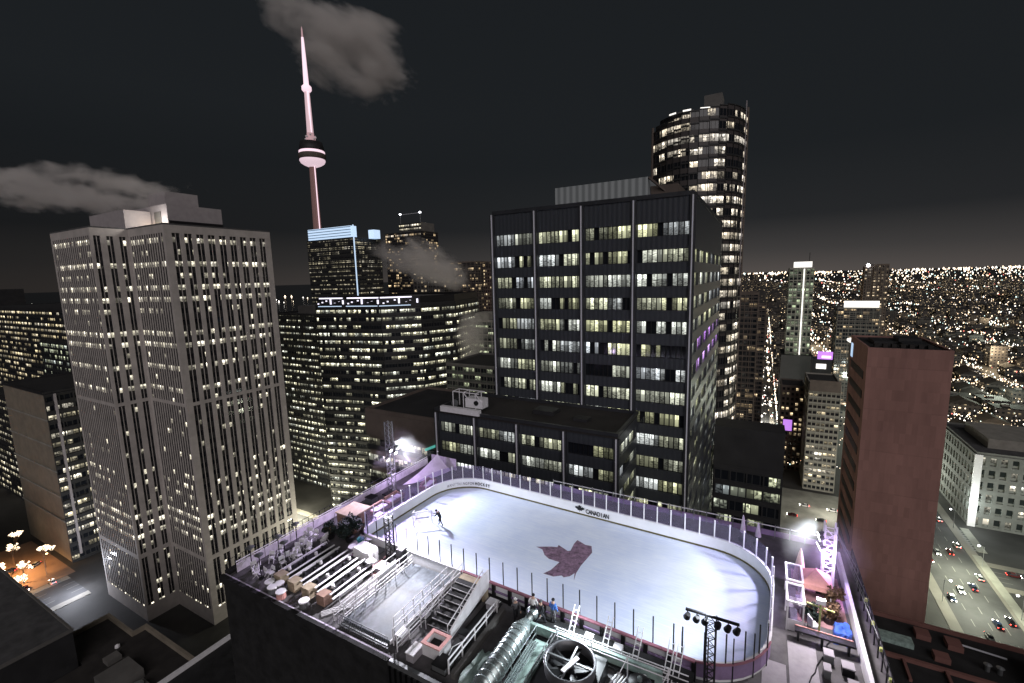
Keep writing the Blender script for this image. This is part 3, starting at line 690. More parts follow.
# hotel with sign and round roof
r = tower('hotel', 'grey hotel slab with white lit roof sign behind the red brick tower', rect(57, 482, 86, 505), 92, 'w_resid', body='grey_wall', du=4, dv=3.4)
B(61, 481, 93.2, 85, 482, 98.6).build('roof_sign', 'sign_white', r)
r = thing('dish_roof', 'pale round dish roof with lit rim on the low block', 'roof', (52, 330, 80))
MB().lathe((57, 340, 0), [(10, 60), (10, 81.5), (3, 83)], 24).build('drum', 'concrete', r)
MB().lathe((57, 340, 0), [(10.1, 81.6), (11.2, 82.5), (11.2, 83.4), (10, 83.6), (9.5, 82.8)], 28).build('lit_rim', 'sign_white', r)
for k, (x0, x1) in enumerate(((137, 147), (148.5, 157), (158, 167))):
    tower('apartment_tower', ('left', 'middle', 'right')[k] + ' slab of the three purple grey condominium slabs on the horizon', rect(x0, 900, x1, 915), 130 if k != 0 else 127, 'w_far', body='brown_wall', du=3, dv=3.2, wu=.8, parapet=2)
r = [o for o in COL.objects if o.get('label', '').startswith('left slab')][0]
MB().lathe((141, 899, 130.5), [(.2, -2.5), (2.2, -1.2), (2.2, 1.2), (.2, 2.5)], 10).build('roof_lamp', 'lamp_white', r)

# red brick tower
def red_tower():
    root = thing('brick_tower', 'windowless red brown brick tower with dark flat roof right of the rink', 'building', (39, 190, 0))
    X0, X1, Y0, Y1, zt = 29.4, 49.6, 177, 209, 101.4
    B(X0, Y0, 0, X1, Y1, zt-1.2).build('brick_walls', 'tower_brick', root)
    MB().box(X0+.6, Y0+.6, zt-1.19, X1-.6, Y1-.6, zt-.6).build('roof', 'dark_roof', root)
    ringmb(rect(X0, Y0, X1, Y1), .6, zt-1.197, zt).build('parapet', 'tower_brick', root)
    for k in range(12):
        z = 20+k*6.4
        B(X0-.12, 181, z, X0-.004, 205, z+2.6).build('side_window_band', 'dark_metal', root)
    B(X0-.16, 203, 94, X0-.01, 206.5, 99).build('wall_light', 'sign_blue', root)
    for a in ((33, 190, 38, 200, .5), (40, 186, 46, 194, .3), (41, 198, 47, 206, .7)):
        B(a[0], a[1], zt-.599, a[2], a[3], zt+a[4]).build('roof_plant', 'dark_wall', root)
    for k in range(7):
        B(32+k*2.2, 183, zt-.599, 33.2+k*2.2, 185, zt+.5).build('roof_vent', 'roof_brown', root)
red_tower()

# white civic building on the right
r = tower('civic_building', 'white civic building with square dark windows facing the lit street', rect(93, 289, 150, 340), 36.5, 'w_white', body='concrete', roof='roof_grey', trim='grey_stone', du=3.9, dv=6.2, wu=1.5, wv=2.2, depth=.7, plant=[(100, 300, 140, 330, 5.)], faces=[0, 3])
B(92.2, 288.2, 0, 95, 288.95, 36.5).build('lit_corner_pier', 'white_paint', r)

# low brown roofed building in front of the red tower
def low_front():
    root = thing('low_building', 'low dark building with rusty parapets and roof machinery below the red brick tower', 'building', (50, 130, 0))
    z = 30
    B(27, 100, 0, 80, 150, z-.8).build('walls', 'brown_wall', root)
    B(27.4, 100.4, z-.799, 79.6, 149.6, z-.5).build('roof', 'dark_roof', root)
    ringmb(rect(26.8, 99.8, 80.2, 150.2), .7, z-.797, z+.5).build('parapet', 'brick', root)
    B(27.6, 133.6, z-.499, 62, 134.5, z+.4).build('fire_wall', 'brick', root)
    for x in (34, 42, 50, 58): B(x, 127, z-.499, x+.6, 133.55, z+.2).build('roof_kerb', 'brick', root)
    B(30, 139, z-.499, 37.5, 142, z+.8).build('skylight', 'pale_green', root)
    for a, m in (((39, 144, 42, 147), 'brick'), ((45, 143, 48, 146.5), 'brick'), ((41, 137, 44, 139.5), 'brick')):
        B(a[0], a[1], z-.499, a[2], a[3], z+.9).build('roof_hatch', m, root)
    for x in (51, 53.2): MB().lathe((x, 139, z-.5), [(.5, 0), (.5, 1.6), (.8, 1.7), (.2, 2.1)], 10).build('roof_vent', 'grey_metal', root)
    MB().beam((46, 145, z+.6), (56, 144, z+.6), .3).build('pipe', 'alu', root)
    ph = B(58.5, 127, z-.499, 70, 143, z+3.4).build('penthouse', 'dark_wall', root)
    B(58.3, 126.6, z+.3, 70.2, 126.99, z+1.6).build('penthouse_louvre', 'brick', ph)
    ringmb(rect(58.3, 126.8, 70.2, 143.2), .7, z+3.41, z+3.9).build('penthouse_parapet', 'brick', ph)
    B(60, 135, z+3.405, 68.6, 135.7, z+4.2).build('penthouse_kerb', 'brick', ph)
low_front()

# lower roofs at the left
def left_roofs():
    root = thing('flat_roof_building', 'large flat dark grey roof at the lower left edge', 'building', (-200, 20, 0))
    B(-330, -40, 0, -150.5, 36.6, 39.6).build('walls', 'dark_wall', root)
    B(-330, -40, 39.61, -150.7, 36.4, 39.9).build('roof', 'roof_grey', root)
    B(-200, 20, 39.903, -170, 20.3, 40.05).build('roof_seam', 'grey_wall', root)
    ringmb(rect(-330.2, -40.2, -150.3, 36.8), .5, 39.62, 40.4).build('parapet', 'grey_wall', root)
    root = thing('flat_roof_building', 'low building with stepped pale parapet at the foot of the granite tower', 'building', (-140, 30, 0))
    poly = [(-149.9, -40), (-118, -40), (-118, 51), (-149.9, 51), (-149.9, 48), (-165, 48), (-165, 37.2), (-149.9, 37.2)]
    MB().prism(poly, 0, 29.5).build('walls', 'dark_wall', root)
    MB().prism(poly, 29.51, 29.8).build('roof', 'roof_brown', root)
    for a in ((-165.3, 47.7, -149.6, 48.4), (-150.2, 48.42, -149.5, 50.7), (-150.2, 50.72, -118, 51.5), (-165.3, 37.4, -164.6, 47.68)):
        B(a[0], a[1], 29.81, a[2], a[3], 31).build('parapet', 'tan', root)
    for a in ((-139, 36, -131, 43, 2.4), (-129, 38, -125, 42, 1.5), (-146, 40, -143, 43, 1.2)):
        B(a[0], a[1], 29.803, a[2], a[3], 29.8+a[4]).build('roof_plant', 'grey_wall', root)
    MB().lathe((-127, 40, 31.31), [(1.3, 0), (1.3, .8), (.9, 1.)], 14).build('fan_housing', 'grey_metal', root)
    for x, y in ((-133, 32), (-150.4+2, 44), (-128, 33)):
        MB().lathe((x, y, 29.803), [(.2, 0), (.6, .3), (.55, .9), (.1, 1.2)], 8).build('roof_vent', 'white_paint', root)
left_roofs()

# ================================================================== the rink roof
ZR = 102.
def roof_building():
    root = thing('rink_building', 'black walled tower whose flat roof carries the ice rink', 'building', (-16, 31, 0))
    B(-38.4, 18.6, 0, 7.6, 45.4, ZR-.35).build('walls', 'deck_dark', root)
    B(-38.5, 18.5, ZR-.349, 7.7, 45.5, ZR).build('roof_deck', 'deck', root)
    B(-38.5, 18.42, ZR-.5, -19.9, 18.72, ZR+.16).build('parapet', 'deck_dark', root)
    B(-38.4, 18.73, ZR+.001, -19.9, 18.86, ZR+.12).build('edge_strip', 'lilac_fabric', root)
    B(-38.62, 18.9, ZR-.5, -38.1, 45.5, ZR+.3).build('parapet', 'deck_dark', root)
    B(-19.8, 18.35, ZR-9, -15.2, 18.595, ZR-.1).build('corrugated_panel', 'rib_black', root)
    B(-60, 8, 0, -38.42, 28.9, 79.6).build('lower_block', 'deck_dark', root)
    B(-60.2, 8, 79.601, -59.8, 29.1, 80.1).build('ledge', 'white_paint', root)
    B(-19.75, 18.45, ZR-.348, -15.3, 18.7, ZR+.25).build('parapet', 'grey_metal', root)
roof_building()

RX0, RX1, RY0, RY1, RR = -31.5, 1.35, 26.7, 40.9, 4.4
def rr(off=0., seg=10):
    """rounded rectangle, counter-clockwise, starting on the near straight"""
    x0, x1, y0, y1, r = RX0-off, RX1+off, RY0-off, RY1+off, RR+off; out = []; r4 = 1.2+off
    for cx, cy, a, r in ((x1-r, y0+r, -90, r), (x1-r, y1-r, 0, r), (x0+r, y1-r, 90, r), (x0+r4, y0+r4, 180, r4)):
        for i in range(seg+1):
            t = R(a+90*i/seg); out.append((cx+r*math.cos(t), cy+r*math.sin(t)))
    return out
def along(off, step):
    p = rr(off, 16); p.append(p[0]); out = []; carry = 0.
    for a, b in zip(p, p[1:]):
        a = Vector(a); b = Vector(b); L = (b-a).length; t = carry
        while t < L: out.append((a.lerp(b, t/L), (b-a).normalized())); t += step
        carry = t-L
    return out
def ice():
    root = tag(MB().prism(rr(-.05), ZR+.01, ZR+.05).build('ice_sheet', 'ice'), 'pale blue white ice sheet of the rooftop rink with skate marks', 'ice rink')
    LP = [(-16.87, 33.84), (-16.21, 33.74), (-15.66, 33.09), (-15.1, 32.8), (-14.11, 32.82), (-14.22, 31.99), (-14.29, 31.51), (-14.62, 30.83), (-13.74, 30.88), (-13.21, 31.32), (-12.98, 31.19), (-12.6, 31.56), (-12.41, 32.09), (-12.1, 31.25), (-12.3, 32.12), (-12.35, 33.24), (-12.19, 35.4), (-12.6, 36.31), (-13.15, 36.22), (-14.07, 36.57), (-14.11, 35.92), (-13.96, 34.77), (-14.13, 34.6), (-15.24, 35.04), (-15.19, 34.68), (-15.71, 34.5)]
    mb = MB(); k = mb.add([(x, y, ZR+.054) for x, y in LP]); mb.face(range(k, k+len(LP)))
    tag(mb.build('leaf_marking', 'leaf_paint', root), 'large dusky maroon maple leaf painted in the ice')
ice()

def letters(root, text, pos, m, h, name='lettering', bold=0.):
    """pos(i) -> (point, direction, normal) for character i; flat letters with a little thickness"""
    mb = MB(); dg = None
    for i, ch in enumerate(text):
        if ch == ' ': continue
        cu = D.curves.new('t', 'FONT'); cu.body = ch; cu.size = h*1.38; cu.align_x = 'CENTER'; cu.extrude = .012; cu.offset = bold
        o = D.objects.new('t', cu); COL.objects.link(o); bpy.context.view_layer.update()
        me = D.meshes.new_from_object(o.evaluated_get(bpy.context.evaluated_depsgraph_get()))
        p, d, nn = pos(i); k = len(mb.v)
        for v in me.vertices: q = Vector(p)+Vector(d)*(v.co.x*.74)+Vector((0, 0, 1))*v.co.y+Vector(nn)*v.co.z; mb.v.append(tuple(q))
        for f in me.polygons: mb.face([k+j for j in f.vertices])
        D.objects.remove(o); D.curves.remove(cu); D.meshes.remove(me)
    return mb.build(name, m, root)

def boards():
    root = thing('rink_boards', 'white rink boards with glass panels and posts around the rooftop ice', 'rink boards', (-15, 33.6, ZR))
    p0, p1 = rr(0), rr(.14); n = len(p0)
    def ring(pa, pb, z0, z1, name, m):
        mb = MB(); k = mb.add([(*p, z) for z in (z0, z1) for q in (pa, pb) for p in q])
        for i in range(n):
            j = (i+1) % n; a, b, c, d = k, k+n, k+2*n, k+3*n
            mb.face((a+j, a+i, c+i, c+j)); mb.face((b+i, b+j, d+j, d+i)); mb.face((c+i, d+i, d+j, c+j)); mb.face((a+i, a+j, b+j, b+i))
        return mb.build(name, m, root)
    ring(p0, p1, ZR, ZR+1.14, 'dasher_board', 'dasher_white')
    ring(rr(-.02), rr(-.001), ZR+.05, ZR+.2, 'kick_plate', 'kick')
    ring(rr(-.03), rr(.19), ZR+1.141, ZR+1.2, 'top_rail', 'white_paint')
    pts = along(.07, 1.22); m = len(pts)
    for i in range(m):
        (a, da), (b, db) = pts[i], pts[(i+1) % m]
        near = a.y < 29.4 and a.x > -30.5
        left_open = False
        ht = 1.55 if not near else 1.9
        if left_open: continue
        nm = 'dark_metal' if near else 'white_paint'
        MB().tube((a.x, a.y, ZR+1.2), (a.x, a.y, ZR+1.2+ht), .055 if not near else .045, 6).build('stanchion', nm, root)
        if near or (b-a).length > 2: continue
        d = (b-a).normalized(); q = Vector((-d.y, d.x))*.008
        aa = a+d*.06; bb = b-d*.06
        MB().prism([(aa.x-q.x, aa.y-q.y), (bb.x-q.x, bb.y-q.y), (bb.x+q.x, bb.y+q.y), (aa.x+q.x, aa.y+q.y)], ZR+1.22, ZR+2.7).build('glass_panel', 'rink_glass', root)
    # near side: cap, posts and rails as seen from outside
    B(-19.6, RY0-.32, ZR+1.21, -2.3, RY0-.1, ZR+1.31).build('cap_rail', 'pink_rail', root)
    B(-19.6, RY0-.3, ZR+.62, -2.3, RY0-.2, ZR+.74).build('lower_rail', 'purple_fabric', root)
    B(-19.6, RY0-.3, ZR+.05, -2.3, RY0-.2, ZR+.3).build('base_rail', 'dark_metal', root)
    for k in range(13): B(-19.5+k*1.42, RY0-.34, ZR, -19.25+k*1.42, RY0-.145, ZR+1.2).build('buttress', 'dark_metal', root)
    # corner bands outside the curved near right end
    mb = MB(); q0 = [p for p in rr(.15) if p[1] < 31 and p[0] > -4]; q1 = [p for p in rr(.24) if p[1] < 31 and p[0] > -4]
    k = mb.add([(*p, z) for z in (ZR+1.14, ZR+1.26) for q in (q0, q1) for p in q]); L = len(q0)
    for i in range(L-1):
        a, b, c, d = k+i, k+L+i, k+2*L+i, k+3*L+i
        mb.face((a, a+1, c+1, c)); mb.face((b+1, b, d, d+1)); mb.face((c, c+1, d+1, d)); mb.face((a, b, b+1, a+1))
    mb.build('cap_rail', 'pink_rail', root)
    mb = MB(); q0 = [p for p in rr(.142) if p[1] < 31 and p[0] > -4]; q1 = [p for p in rr(.20) if p[1] < 31 and p[0] > -4]
    k = mb.add([(*p, z) for z in (ZR+.22, ZR+1.13) for q in (q0, q1) for p in q])
    for i in range(L-1):
        a, b, c, d = k+i, k+L+i, k+2*L+i, k+3*L+i
        mb.face((a, a+1, c+1, c)); mb.face((b+1, b, d, d+1)); mb.face((c, c+1, d+1, d)); mb.face((a, b, b+1, a+1))
    mb.build('outer_skirt', 'purple_fabric', root)
    for i in range(0, L, 2): MB().tube((*q1[i], ZR+.004), (*q1[i], ZR+2.9), .04, 5).build('stanchion', 'dark_metal', root)
    # writing
    word = 'CANADIAN'
    letters(root, word, lambda i: ((-14.85+i*.30, RY1-.03, ZR+.36), (1, 0, 0), (0, -1, 0)), 'black_print', .46, bold=.012)
    lf = [(0, 1.), (-.16, .72), (-.34, .8), (-.28, .4), (-.55, .62), (-.62, .48), (-.95, .52), (-.8, .3), (-.95, .2), (-.4, -.12), (-.45, -.3), (-.05, -.24), (-.04, -.55)]
    lf = lf + [(-x, y) for x, y in lf[::-1] if x]
    mb = MB(); k = mb.add([(-15.65+x*.56, RY1-.035, ZR+.62+y*.48) for x, y in lf]); mb.face(range(k, k+len(lf)))
    mb.build('leaf_emblem', 'black_print', root)
    def onarc(i, t0, n, span):
        t = R(t0 - span*i/n); cx, cy, r = RX0+RR, RY1-RR, RR-.03
        return ((cx+r*math.cos(t), cy+r*math.sin(t), ZR+.42), (math.sin(t), -math.cos(t), 0), (-math.cos(t), -math.sin(t), 0))
    letters(root, '#ANYTHINGFOR', lambda i: onarc(i, 150, 12, 42), 'grey_print', .34)
    letters(root, 'HOCKEY', lambda i: onarc(i, 107, 6, 26), 'black_print', .36, bold=.012)
boards()

# the rink stands about two degrees askew to the roof
for o in COL.objects:
    if o.parent is None and o.name.split('.')[0] in ('rink_boards', 'ice_sheet'):
        pv = Vector((-15, 33.6, 0)); Rz = Matrix.Rotation(R(-2.4), 3, 'Z'); o.location = pv+Rz@(Vector(o.location)-pv); o.rotation_euler = (0, 0, R(-2.4))
# hockey goal and people
def goal():
    root = local(thing('hockey_goal', 'white framed hockey goal pushed by a person on the ice', 'goal'))
    w = 1.83; hh = 1.22; d = 1.0
    f = MB()
    f.tube((-w/2, 0, 0), (-w/2, 0, hh), .05).tube((w/2, 0, 0), (w/2, 0, hh), .05).tube((-w/2, 0, hh), (w/2, 0, hh), .05)
    f.build('goal_frame', 'white_paint', root)
    f = MB(); f.tube((-w/2, 0, .04), (-w/2+.2, d, .04), .04).tube((w/2, 0, .04), (w/2-.2, d, .04), .04).tube((-w/2+.2, d, .04), (w/2-.2, d, .04), .04)
    f.tube((-w/2, 0, hh), (-w/2+.2, .5, hh-.05), .03).tube((w/2, 0, hh), (w/2-.2, .5, hh-.05), .03)
    f.build('base_frame', 'white_paint', root)
    nt = MB()
    for k in range(11): x = -w/2+.1+k*(w-.2)/10; nt.tube((x, .5, hh-.05), (x*.9, d, .05), .007, 4)
    for k in range(7): z = .1+k*.17; y = d-(d-.5)*z/hh; nt.tube((-w/2+.15, y, z), (w/2-.15, y, z), .007, 4)
    nt.build('net', 'white_paint', root)
    root.location = (-28.7, 32.5, ZR+.055); root.rotation_euler = (0, 0, R(40))
goal()

def person(label, loc, rz, J, jacket, trousers, hat, group=None):
    """J: joints in metres; one continuous skinned body, coloured by region"""
    V = {}; verts = []; edges = []; rad = []
    def v(name, p, r): V[name] = len(verts); verts.append(Vector(p)); rad.append(r); return V[name]
    def e(*names):
        for a, b in zip(names, names[1:]): edges.append((V[a], V[b]))
    v('pelvis', J['pelvis'], .155); P = Vector(J['pelvis']); Cst = Vector(J['chest']); Hd = Vector(J['head'])
    v('waist', P.lerp(Cst, .45), .145); v('chest', Cst, .18); nb = Cst.lerp(Hd, .45); v('neck', nb, .062)
    v('jaw', Cst.lerp(Hd, .78), .08); v('skull', Hd, .105); v('nose', Hd+Vector((0, -.115, -.03)), .022)
    e('pelvis', 'waist', 'chest', 'neck', 'jaw', 'skull'); e('skull', 'nose')
    regions = []
    for s, sd in ((-1, 'l'), (1, 'r')):
        sh = Cst+Vector((s*.2, 0, .06)); v('sh'+sd, sh, .085); v('el'+sd, J['elbow_'+sd], .06); v('wr'+sd, J['hand_'+sd], .04); e('chest', 'sh'+sd, 'el'+sd, 'wr'+sd)
        hd = (Vector(J['hand_'+sd])-Vector(J['elbow_'+sd])).normalized(); pl = Vector(J['hand_'+sd])+hd*.08; v('pm'+sd, pl, .036); e('wr'+sd, 'pm'+sd)
        side = hd.cross(Vector((0, 0, 1))); side = side.normalized() if side.length > .01 else Vector((1, 0, 0))
        for k, (o, L) in enumerate(((-.03, .07), (-.01, .085), (.012, .08), (.032, .06))):
            v('f%d%s' % (k, sd), pl+side*o+hd*L*.55, .010); v('g%d%s' % (k, sd), pl+side*o+hd*L+Vector((0, 0, -.02)), .009); e('pm'+sd, 'f%d%s' % (k, sd), 'g%d%s' % (k, sd))
        v('th'+sd, pl+side*(.055*-s)+hd*.01, .011); e('wr'+sd, 'th'+sd)
        hp = P+Vector((s*.1, 0, -.06)); v('hp'+sd, hp, .115); v('kn'+sd, J['knee_'+sd], .075); v('an'+sd, J['foot_'+sd], .05); e('pelvis', 'hp'+sd, 'kn'+sd, 'an'+sd)
        v('to'+sd, Vector(J['foot_'+sd])+Vector((0, -.17, -.035)), .045); e('an'+sd, 'to'+sd)
    me = D.meshes.new('body'); me.from_pydata([tuple(q) for q in verts], edges, [])
    o = D.objects.new('body_source', me); COL.objects.link(o)
    md = o.modifiers.new('skin', 'SKIN')
    for i, r in enumerate(rad): me.skin_vertices[0].data[i].radius = (r, r); me.skin_vertices[0].data[i].use_root = (i == 0)
    sb = o.modifiers.new('sub', 'SUBSURF'); sb.levels = 1; sb.render_levels = 1
    bpy.context.view_layer.update()
    m2 = D.meshes.new_from_object(o.evaluated_get(bpy.context.evaluated_depsgraph_get())); D.objects.remove(o)
    for k in (jacket, trousers, 'skin', 'cloth_black'): m2.materials.append(M_[k])
    names = list(V); rg = lambda nm: 2 if nm[:2] in ('sk', 'ja', 'no', 'ne', 'pm', 'th') or nm[:1] in 'fg' else 3 if nm[:2] in ('an', 'to') else 1 if nm[:2] in ('hp', 'kn') or nm == 'pelvis' else 0
    for f in m2.polygons:
        c = f.center; nm = min(names, key=lambda q: (verts[V[q]]-c).length); f.material_index = rg(nm); f.use_smooth = True
    body = D.objects.new('person', m2); COL.objects.link(body); body.location = loc; body.rotation_euler = (0, 0, rz); WL[body.name] = Vector()
    tag(body, label, 'person', group)
    MB().lathe((Hd.x, Hd.y+.012, Hd.z), [(.118, -.0), (.12, .04), (.1, .09), (.05, .122), (.01, .128)], 12).build('hat', hat, body, True)
    ey = MB()
    for s in (-1, 1): ey.lathe((Hd.x+s*.036, Hd.y-.092, Hd.z+.002), [(.003, -.01), (.013, -.004), (.013, .004), (.003, .01)], 6)
    ey.build('eyes', 'black_print', body)
    return body
STAND = dict(pelvis=(0, 0, .93), chest=(0, -.02, 1.32), head=(0, -.04, 1.66), elbow_l=(-.3, .0, 1.12), hand_l=(-.3, -.12, .9), elbow_r=(.3, .0, 1.12), hand_r=(.29, -.14, .9),
             knee_l=(-.11, -.03, .5), knee_r=(.12, -.03, .5), foot_l=(-.12, .02, .09), foot_r=(.13, .02, .09))
LEAN = dict(pelvis=(0, .12, .9), chest=(0, -.12, 1.26), head=(0, -.3, 1.53), elbow_l=(-.3, -.35, 1.12), hand_l=(-.22, -.62, 1.08), elbow_r=(.3, -.35, 1.12), hand_r=(.22, -.62, 1.08),
            knee_l=(-.12, -.1, .5), knee_r=(.13, .18, .48), foot_l=(-.13, -.08, .09), foot_r=(.15, .42, .1))
WALK = dict(STAND, knee_l=(-.11, -.2, .5), foot_l=(-.12, -.3, .09), knee_r=(.12, .08, .49), foot_r=(.13, .35, .12), hand_l=(-.28, .16, .95), hand_r=(.28, -.34, .98), elbow_r=(.3, -.06, 1.1))
person('person in black clothes leaning forward to push the goal on the ice', (-26.9, 32.9, ZR+.055), R(-72), LEAN, 'cloth_black', 'cloth_black', 'cloth_black')
person('person in white coat and black trousers standing at the near boards', (-13.0, 25.5, ZR+.62), R(190), STAND, 'cloth_white', 'cloth_black', 'cloth_black')
person('person in dark clothes with lowered arms beside the one in white', (-12.3, 25.2, ZR+.62), R(150), WALK, 'cloth_black', 'cloth_black', 'cloth_grey')
person('person in blue jacket beside the near boards', (-11.6, 25.7, ZR+.62), R(170), STAND, 'cloth_blue', 'cloth_grey', 'cloth_black')
person('person in grey coat walking at the head of the ribbed duct', (-14.3, 25.3, ZR+.02), R(40), WALK, 'cloth_grey', 'cloth_black', 'cloth_white')

# ------------------------------------------------------------------ railings
def railing(name, label, p, q, z, h, m, step, rails=(1., .5), r=.03, group=None, z2=None):
    p = Vector((*p, z)); q = Vector((*q, z if z2 is None else z2)); L = (q-p).length
    root = thing(name, label, 'railing', p, group); n = max(1, round(L/step))
    for i in range(n+1):
        a = p.lerp(q, i/n); MB().tube(a, a+Vector((0, 0, h)), r, 6).build('post', m, root)
    for k in rails: MB().tube(p+Vector((0, 0, h*k)), q+Vector((0, 0, h*k)), r*.9, 6).build('rail', m, root)
    return root

# lilac scrim fence along the street side
root = thing('scrim_fence', 'lilac fabric covered fence along the outer edge of the rink roof', 'fence', (-37.7, 31, ZR))
for k in range(10):
    y0 = 19.4+k*2.5
    B(-37.78, y0+.03, ZR+.05, -37.72, y0+2.47, ZR+.85).build('scrim_panel', 'pale_scrim', root)
    MB().tube((-37.85, y0, ZR), (-37.85, y0, ZR+1.2), .04).build('post', 'dark_metal', root)
MB().tube((-37.85, 19.4, ZR+.95), (-37.85, 44.4, ZR+.95), .05).build('rail', 'white_paint', root)

# long benches with tan ends
LB = ['first long bench table from the outer fence, tan box at its near end', 'second long bench table from the outer fence, tan box at its near end',
      'third long bench table from the outer fence, tan box at its near end', 'fourth long bench table, next to the metal platform, dark box at its near end']
for k, x in enumerate((-33.2, -31.5, -29.8, -28.1)):
    root = thing('bench_table', LB[k], 'bench', (x, 22.5, ZR), 'long bench tables')
    B(x-.42, 20.0, ZR, x+.42, 20.75, ZR+.82).build('end_box', 'tan_box' if k < 3 else 'brown_box', root)
    B(x-.36, 20.76, ZR+.1, x+.36, 24.9, ZR+.55).build('table_body', 'dark_metal', root)
    for dx in (-.52, .52, -.78, .78):
        MB().beam((x+dx, 20.5, ZR+(.72 if abs(dx) < .6 else .45)), (x+dx, 25.2, ZR+(.72 if abs(dx) < .6 else .45)), .14 if abs(dx) < .6 else .2, .06).build('white_board', 'white_paint', root)
    for i in range(3):
        for dx in (-.52, .52): MB().beam((x+dx, 20.9+i*1.9, ZR), (x+dx, 20.9+i*1.9, ZR+.7), .06).build('leg', 'dark_metal', root)
    for i in range(5):
        y = 21.2+i*.8+.1*(k % 2)
        tag(MB().lathe((x+(.1 if i % 2 else -.12), y, ZR+.552), [(.1, 0), (.14, .05), (.13, .28), (.06, .3)], 8).build('lantern', 'white_paint' if (i+k) % 3 == 0 else 'dark_metal'), 'small lantern standing on a long bench table', 'lantern', 'lanterns on the bench tables')
RS = ['leftmost white drum stool at the roof corner', 'white drum stool behind the others at the roof corner', 'white drum stool between the leftmost and the pink one', 'pinkish drum stool nearest the parapet', 'white drum stool by the third bench table end']
for k, (x, y) in enumerate(((-33.4, 19.5), (-32.5, 19.7), (-32.6, 19.2), (-31.5, 19.15), (-29.0, 19.3))):
    root = thing('drum_stool', RS[k], 'stool', (x, y, ZR), 'drum stools')
    MB().lathe((x, y, ZR), [(.3, 0), (.34, .1), (.34, .5), (.3, .55)], 14).build('drum', 'pink_fabric' if k == 3 else 'grey_metal', root)
    MB().lathe((x, y, ZR+.551), [(.38, 0), (.4, .04), (.38, .08), (.05, .09)], 16).build('stool_top', 'white_paint', root)

def lump(name, label, cat, c, s, m, seed, bumps=.25, group=None, seg=26):
    """a cloth or tarp covered heap standing on the deck"""
    q = random.Random(seed); mb = MB(); k = 0; n = seg; lv = 9
    ph = [q.uniform(0, 6.28) for _ in range(6)]
    for j in range(lv):
        v = j/(lv-1); z = s[2]*min(1., v*1.35)**.9+(.06*s[2]*(v-.74)*3 if v > .74 else 0)
        for i in range(n):
            t = 2*math.pi*i/n
            sq = 1/max(abs(math.cos(t)), abs(math.sin(t)))**.8
            fold = 1+bumps*(.35*math.sin(2*t+ph[0])+.3*math.sin(5*t+ph[2]+v)+.28*math.sin(9*t+ph[4])*(1-v)+q.uniform(-.3, .3))
            top = 1-.08*v if v < .72 else (1-.08*.72)*(1-(v-.72)/.28)**.6+.03
            mb.v.append((c[0]+s[0]*top*sq*fold*math.cos(t)*.85, c[1]+s[1]*top*sq*fold*math.sin(t)*.85, c[2]+z*(1+bumps*.35*math.sin(t+ph[3])+bumps*.25*math.sin(3*t+ph[5]))))
    for j in range(lv-1):
        for i in range(n): mb.face((j*n+i, j*n+(i+1) % n, (j+1)*n+(i+1) % n, (j+1)*n+i))
    mb.face(range((lv-1)*n, lv*n))
    return tag(mb.build(name, m), label, cat, group)
lump('covered_grill', 'white rounded cover over equipment beside the pink matting', 'cover', (-29.2, 25.6, ZR), (1.2, .8, 1.25), 'white_paint', 8, .12)
tag(B(-31.2, 24.3, ZR+.004, -26.5, 26.95, ZR+.03).build('floor_mat', 'pink_mat'), 'pinkish matting on the roof deck by the left end of the rink', 'mat')
root = thing('storage_crate', 'brown canvas covered crate near the lilac fence', 'crate', (-34.4, 29, ZR))
B(-35.6, 28, ZR, -33.4, 30.2, ZR+1.7).build('crate_body', 'brown_box', root); MB().box(-35.7, 27.9, ZR+1.701, -33.3, 30.3, ZR+1.8).build('lid', 'tan_box', root)
root = thing('teal_bin', 'teal plastic bin beside the dark shrub', 'bin', (-31.0, 26.6, ZR))
MB().lathe((-31.0, 26.7, ZR), [(.26, 0), (.32, .9), (.34, .92)], 12).build('bin_body', 'teal', root); MB().lathe((-31.0, 26.7, ZR+.921), [(.36, 0), (.34, .06), (.1, .1)], 12).build('lid', 'teal', root)
def shrub(label, x, y, z, rad, h, m, n, seed, leaf=.16, cat='shrub'):
    q = random.Random(seed); root = thing('potted_shrub', label, cat, (x, y, z))
    MB().lathe((x, y, z), [(.3, 0), (.42, .5), (.45, .52)], 12).build('pot', 'dark_metal', root)
    tr = MB(); tr.tube((x, y, z+.4), (x, y, z+h*.7), .06, 6, .03)
    for i in range(8):
        a = q.uniform(0, 6.28); zz = z+.6+q.random()*h*.4; tr.tube((x, y, zz), (x+math.cos(a)*rad*.7, y+math.sin(a)*rad*.7, zz+h*.3), .03, 5, .01)
    tr.build('stem', 'rust', root)
    fo = MB(); cl = [(q.uniform(-.55, .55)*rad, q.uniform(-.55, .55)*rad, q.uniform(.3, .85)*h) for _ in range(9)]
    for i in range(n):
        c = q.choice(cl); d = Vector((q.gauss(0, 1), q.gauss(0, 1), q.gauss(0, 1))).normalized()*rad*.42*q.random()**.5
        p = Vector((x, y, z))+Vector(c)+d; a = Vector((q.gauss(0, 1), q.gauss(0, 1), q.gauss(0, 1))).normalized()*leaf; b = a.cross(Vector((q.random(), q.random(), 1))).normalized()*leaf*.5
        fo.quad(p-a, p+b, p+a, p-b)
    fo.build('foliage', m, root); return root
shrub('big dark bushy evergreen by the bench tables', -32.9, 27.0, ZR, 1.5, 2.1, 'needle', 1300, 4)
shrub('small dark evergreen behind the big one near the crate', -34.9, 26.6, ZR, .8, 1.6, 'needle', 500, 9)
shrub('leafless brown shrub behind the pink canopy', 5.3, 36.4, ZR, .8, 2.0, 'rust', 500, 21)
shrub('leafless brown shrub nearest the blue tarp', 4.9, 34.9, ZR, .7, 1.6, 'rust', 420, 22)
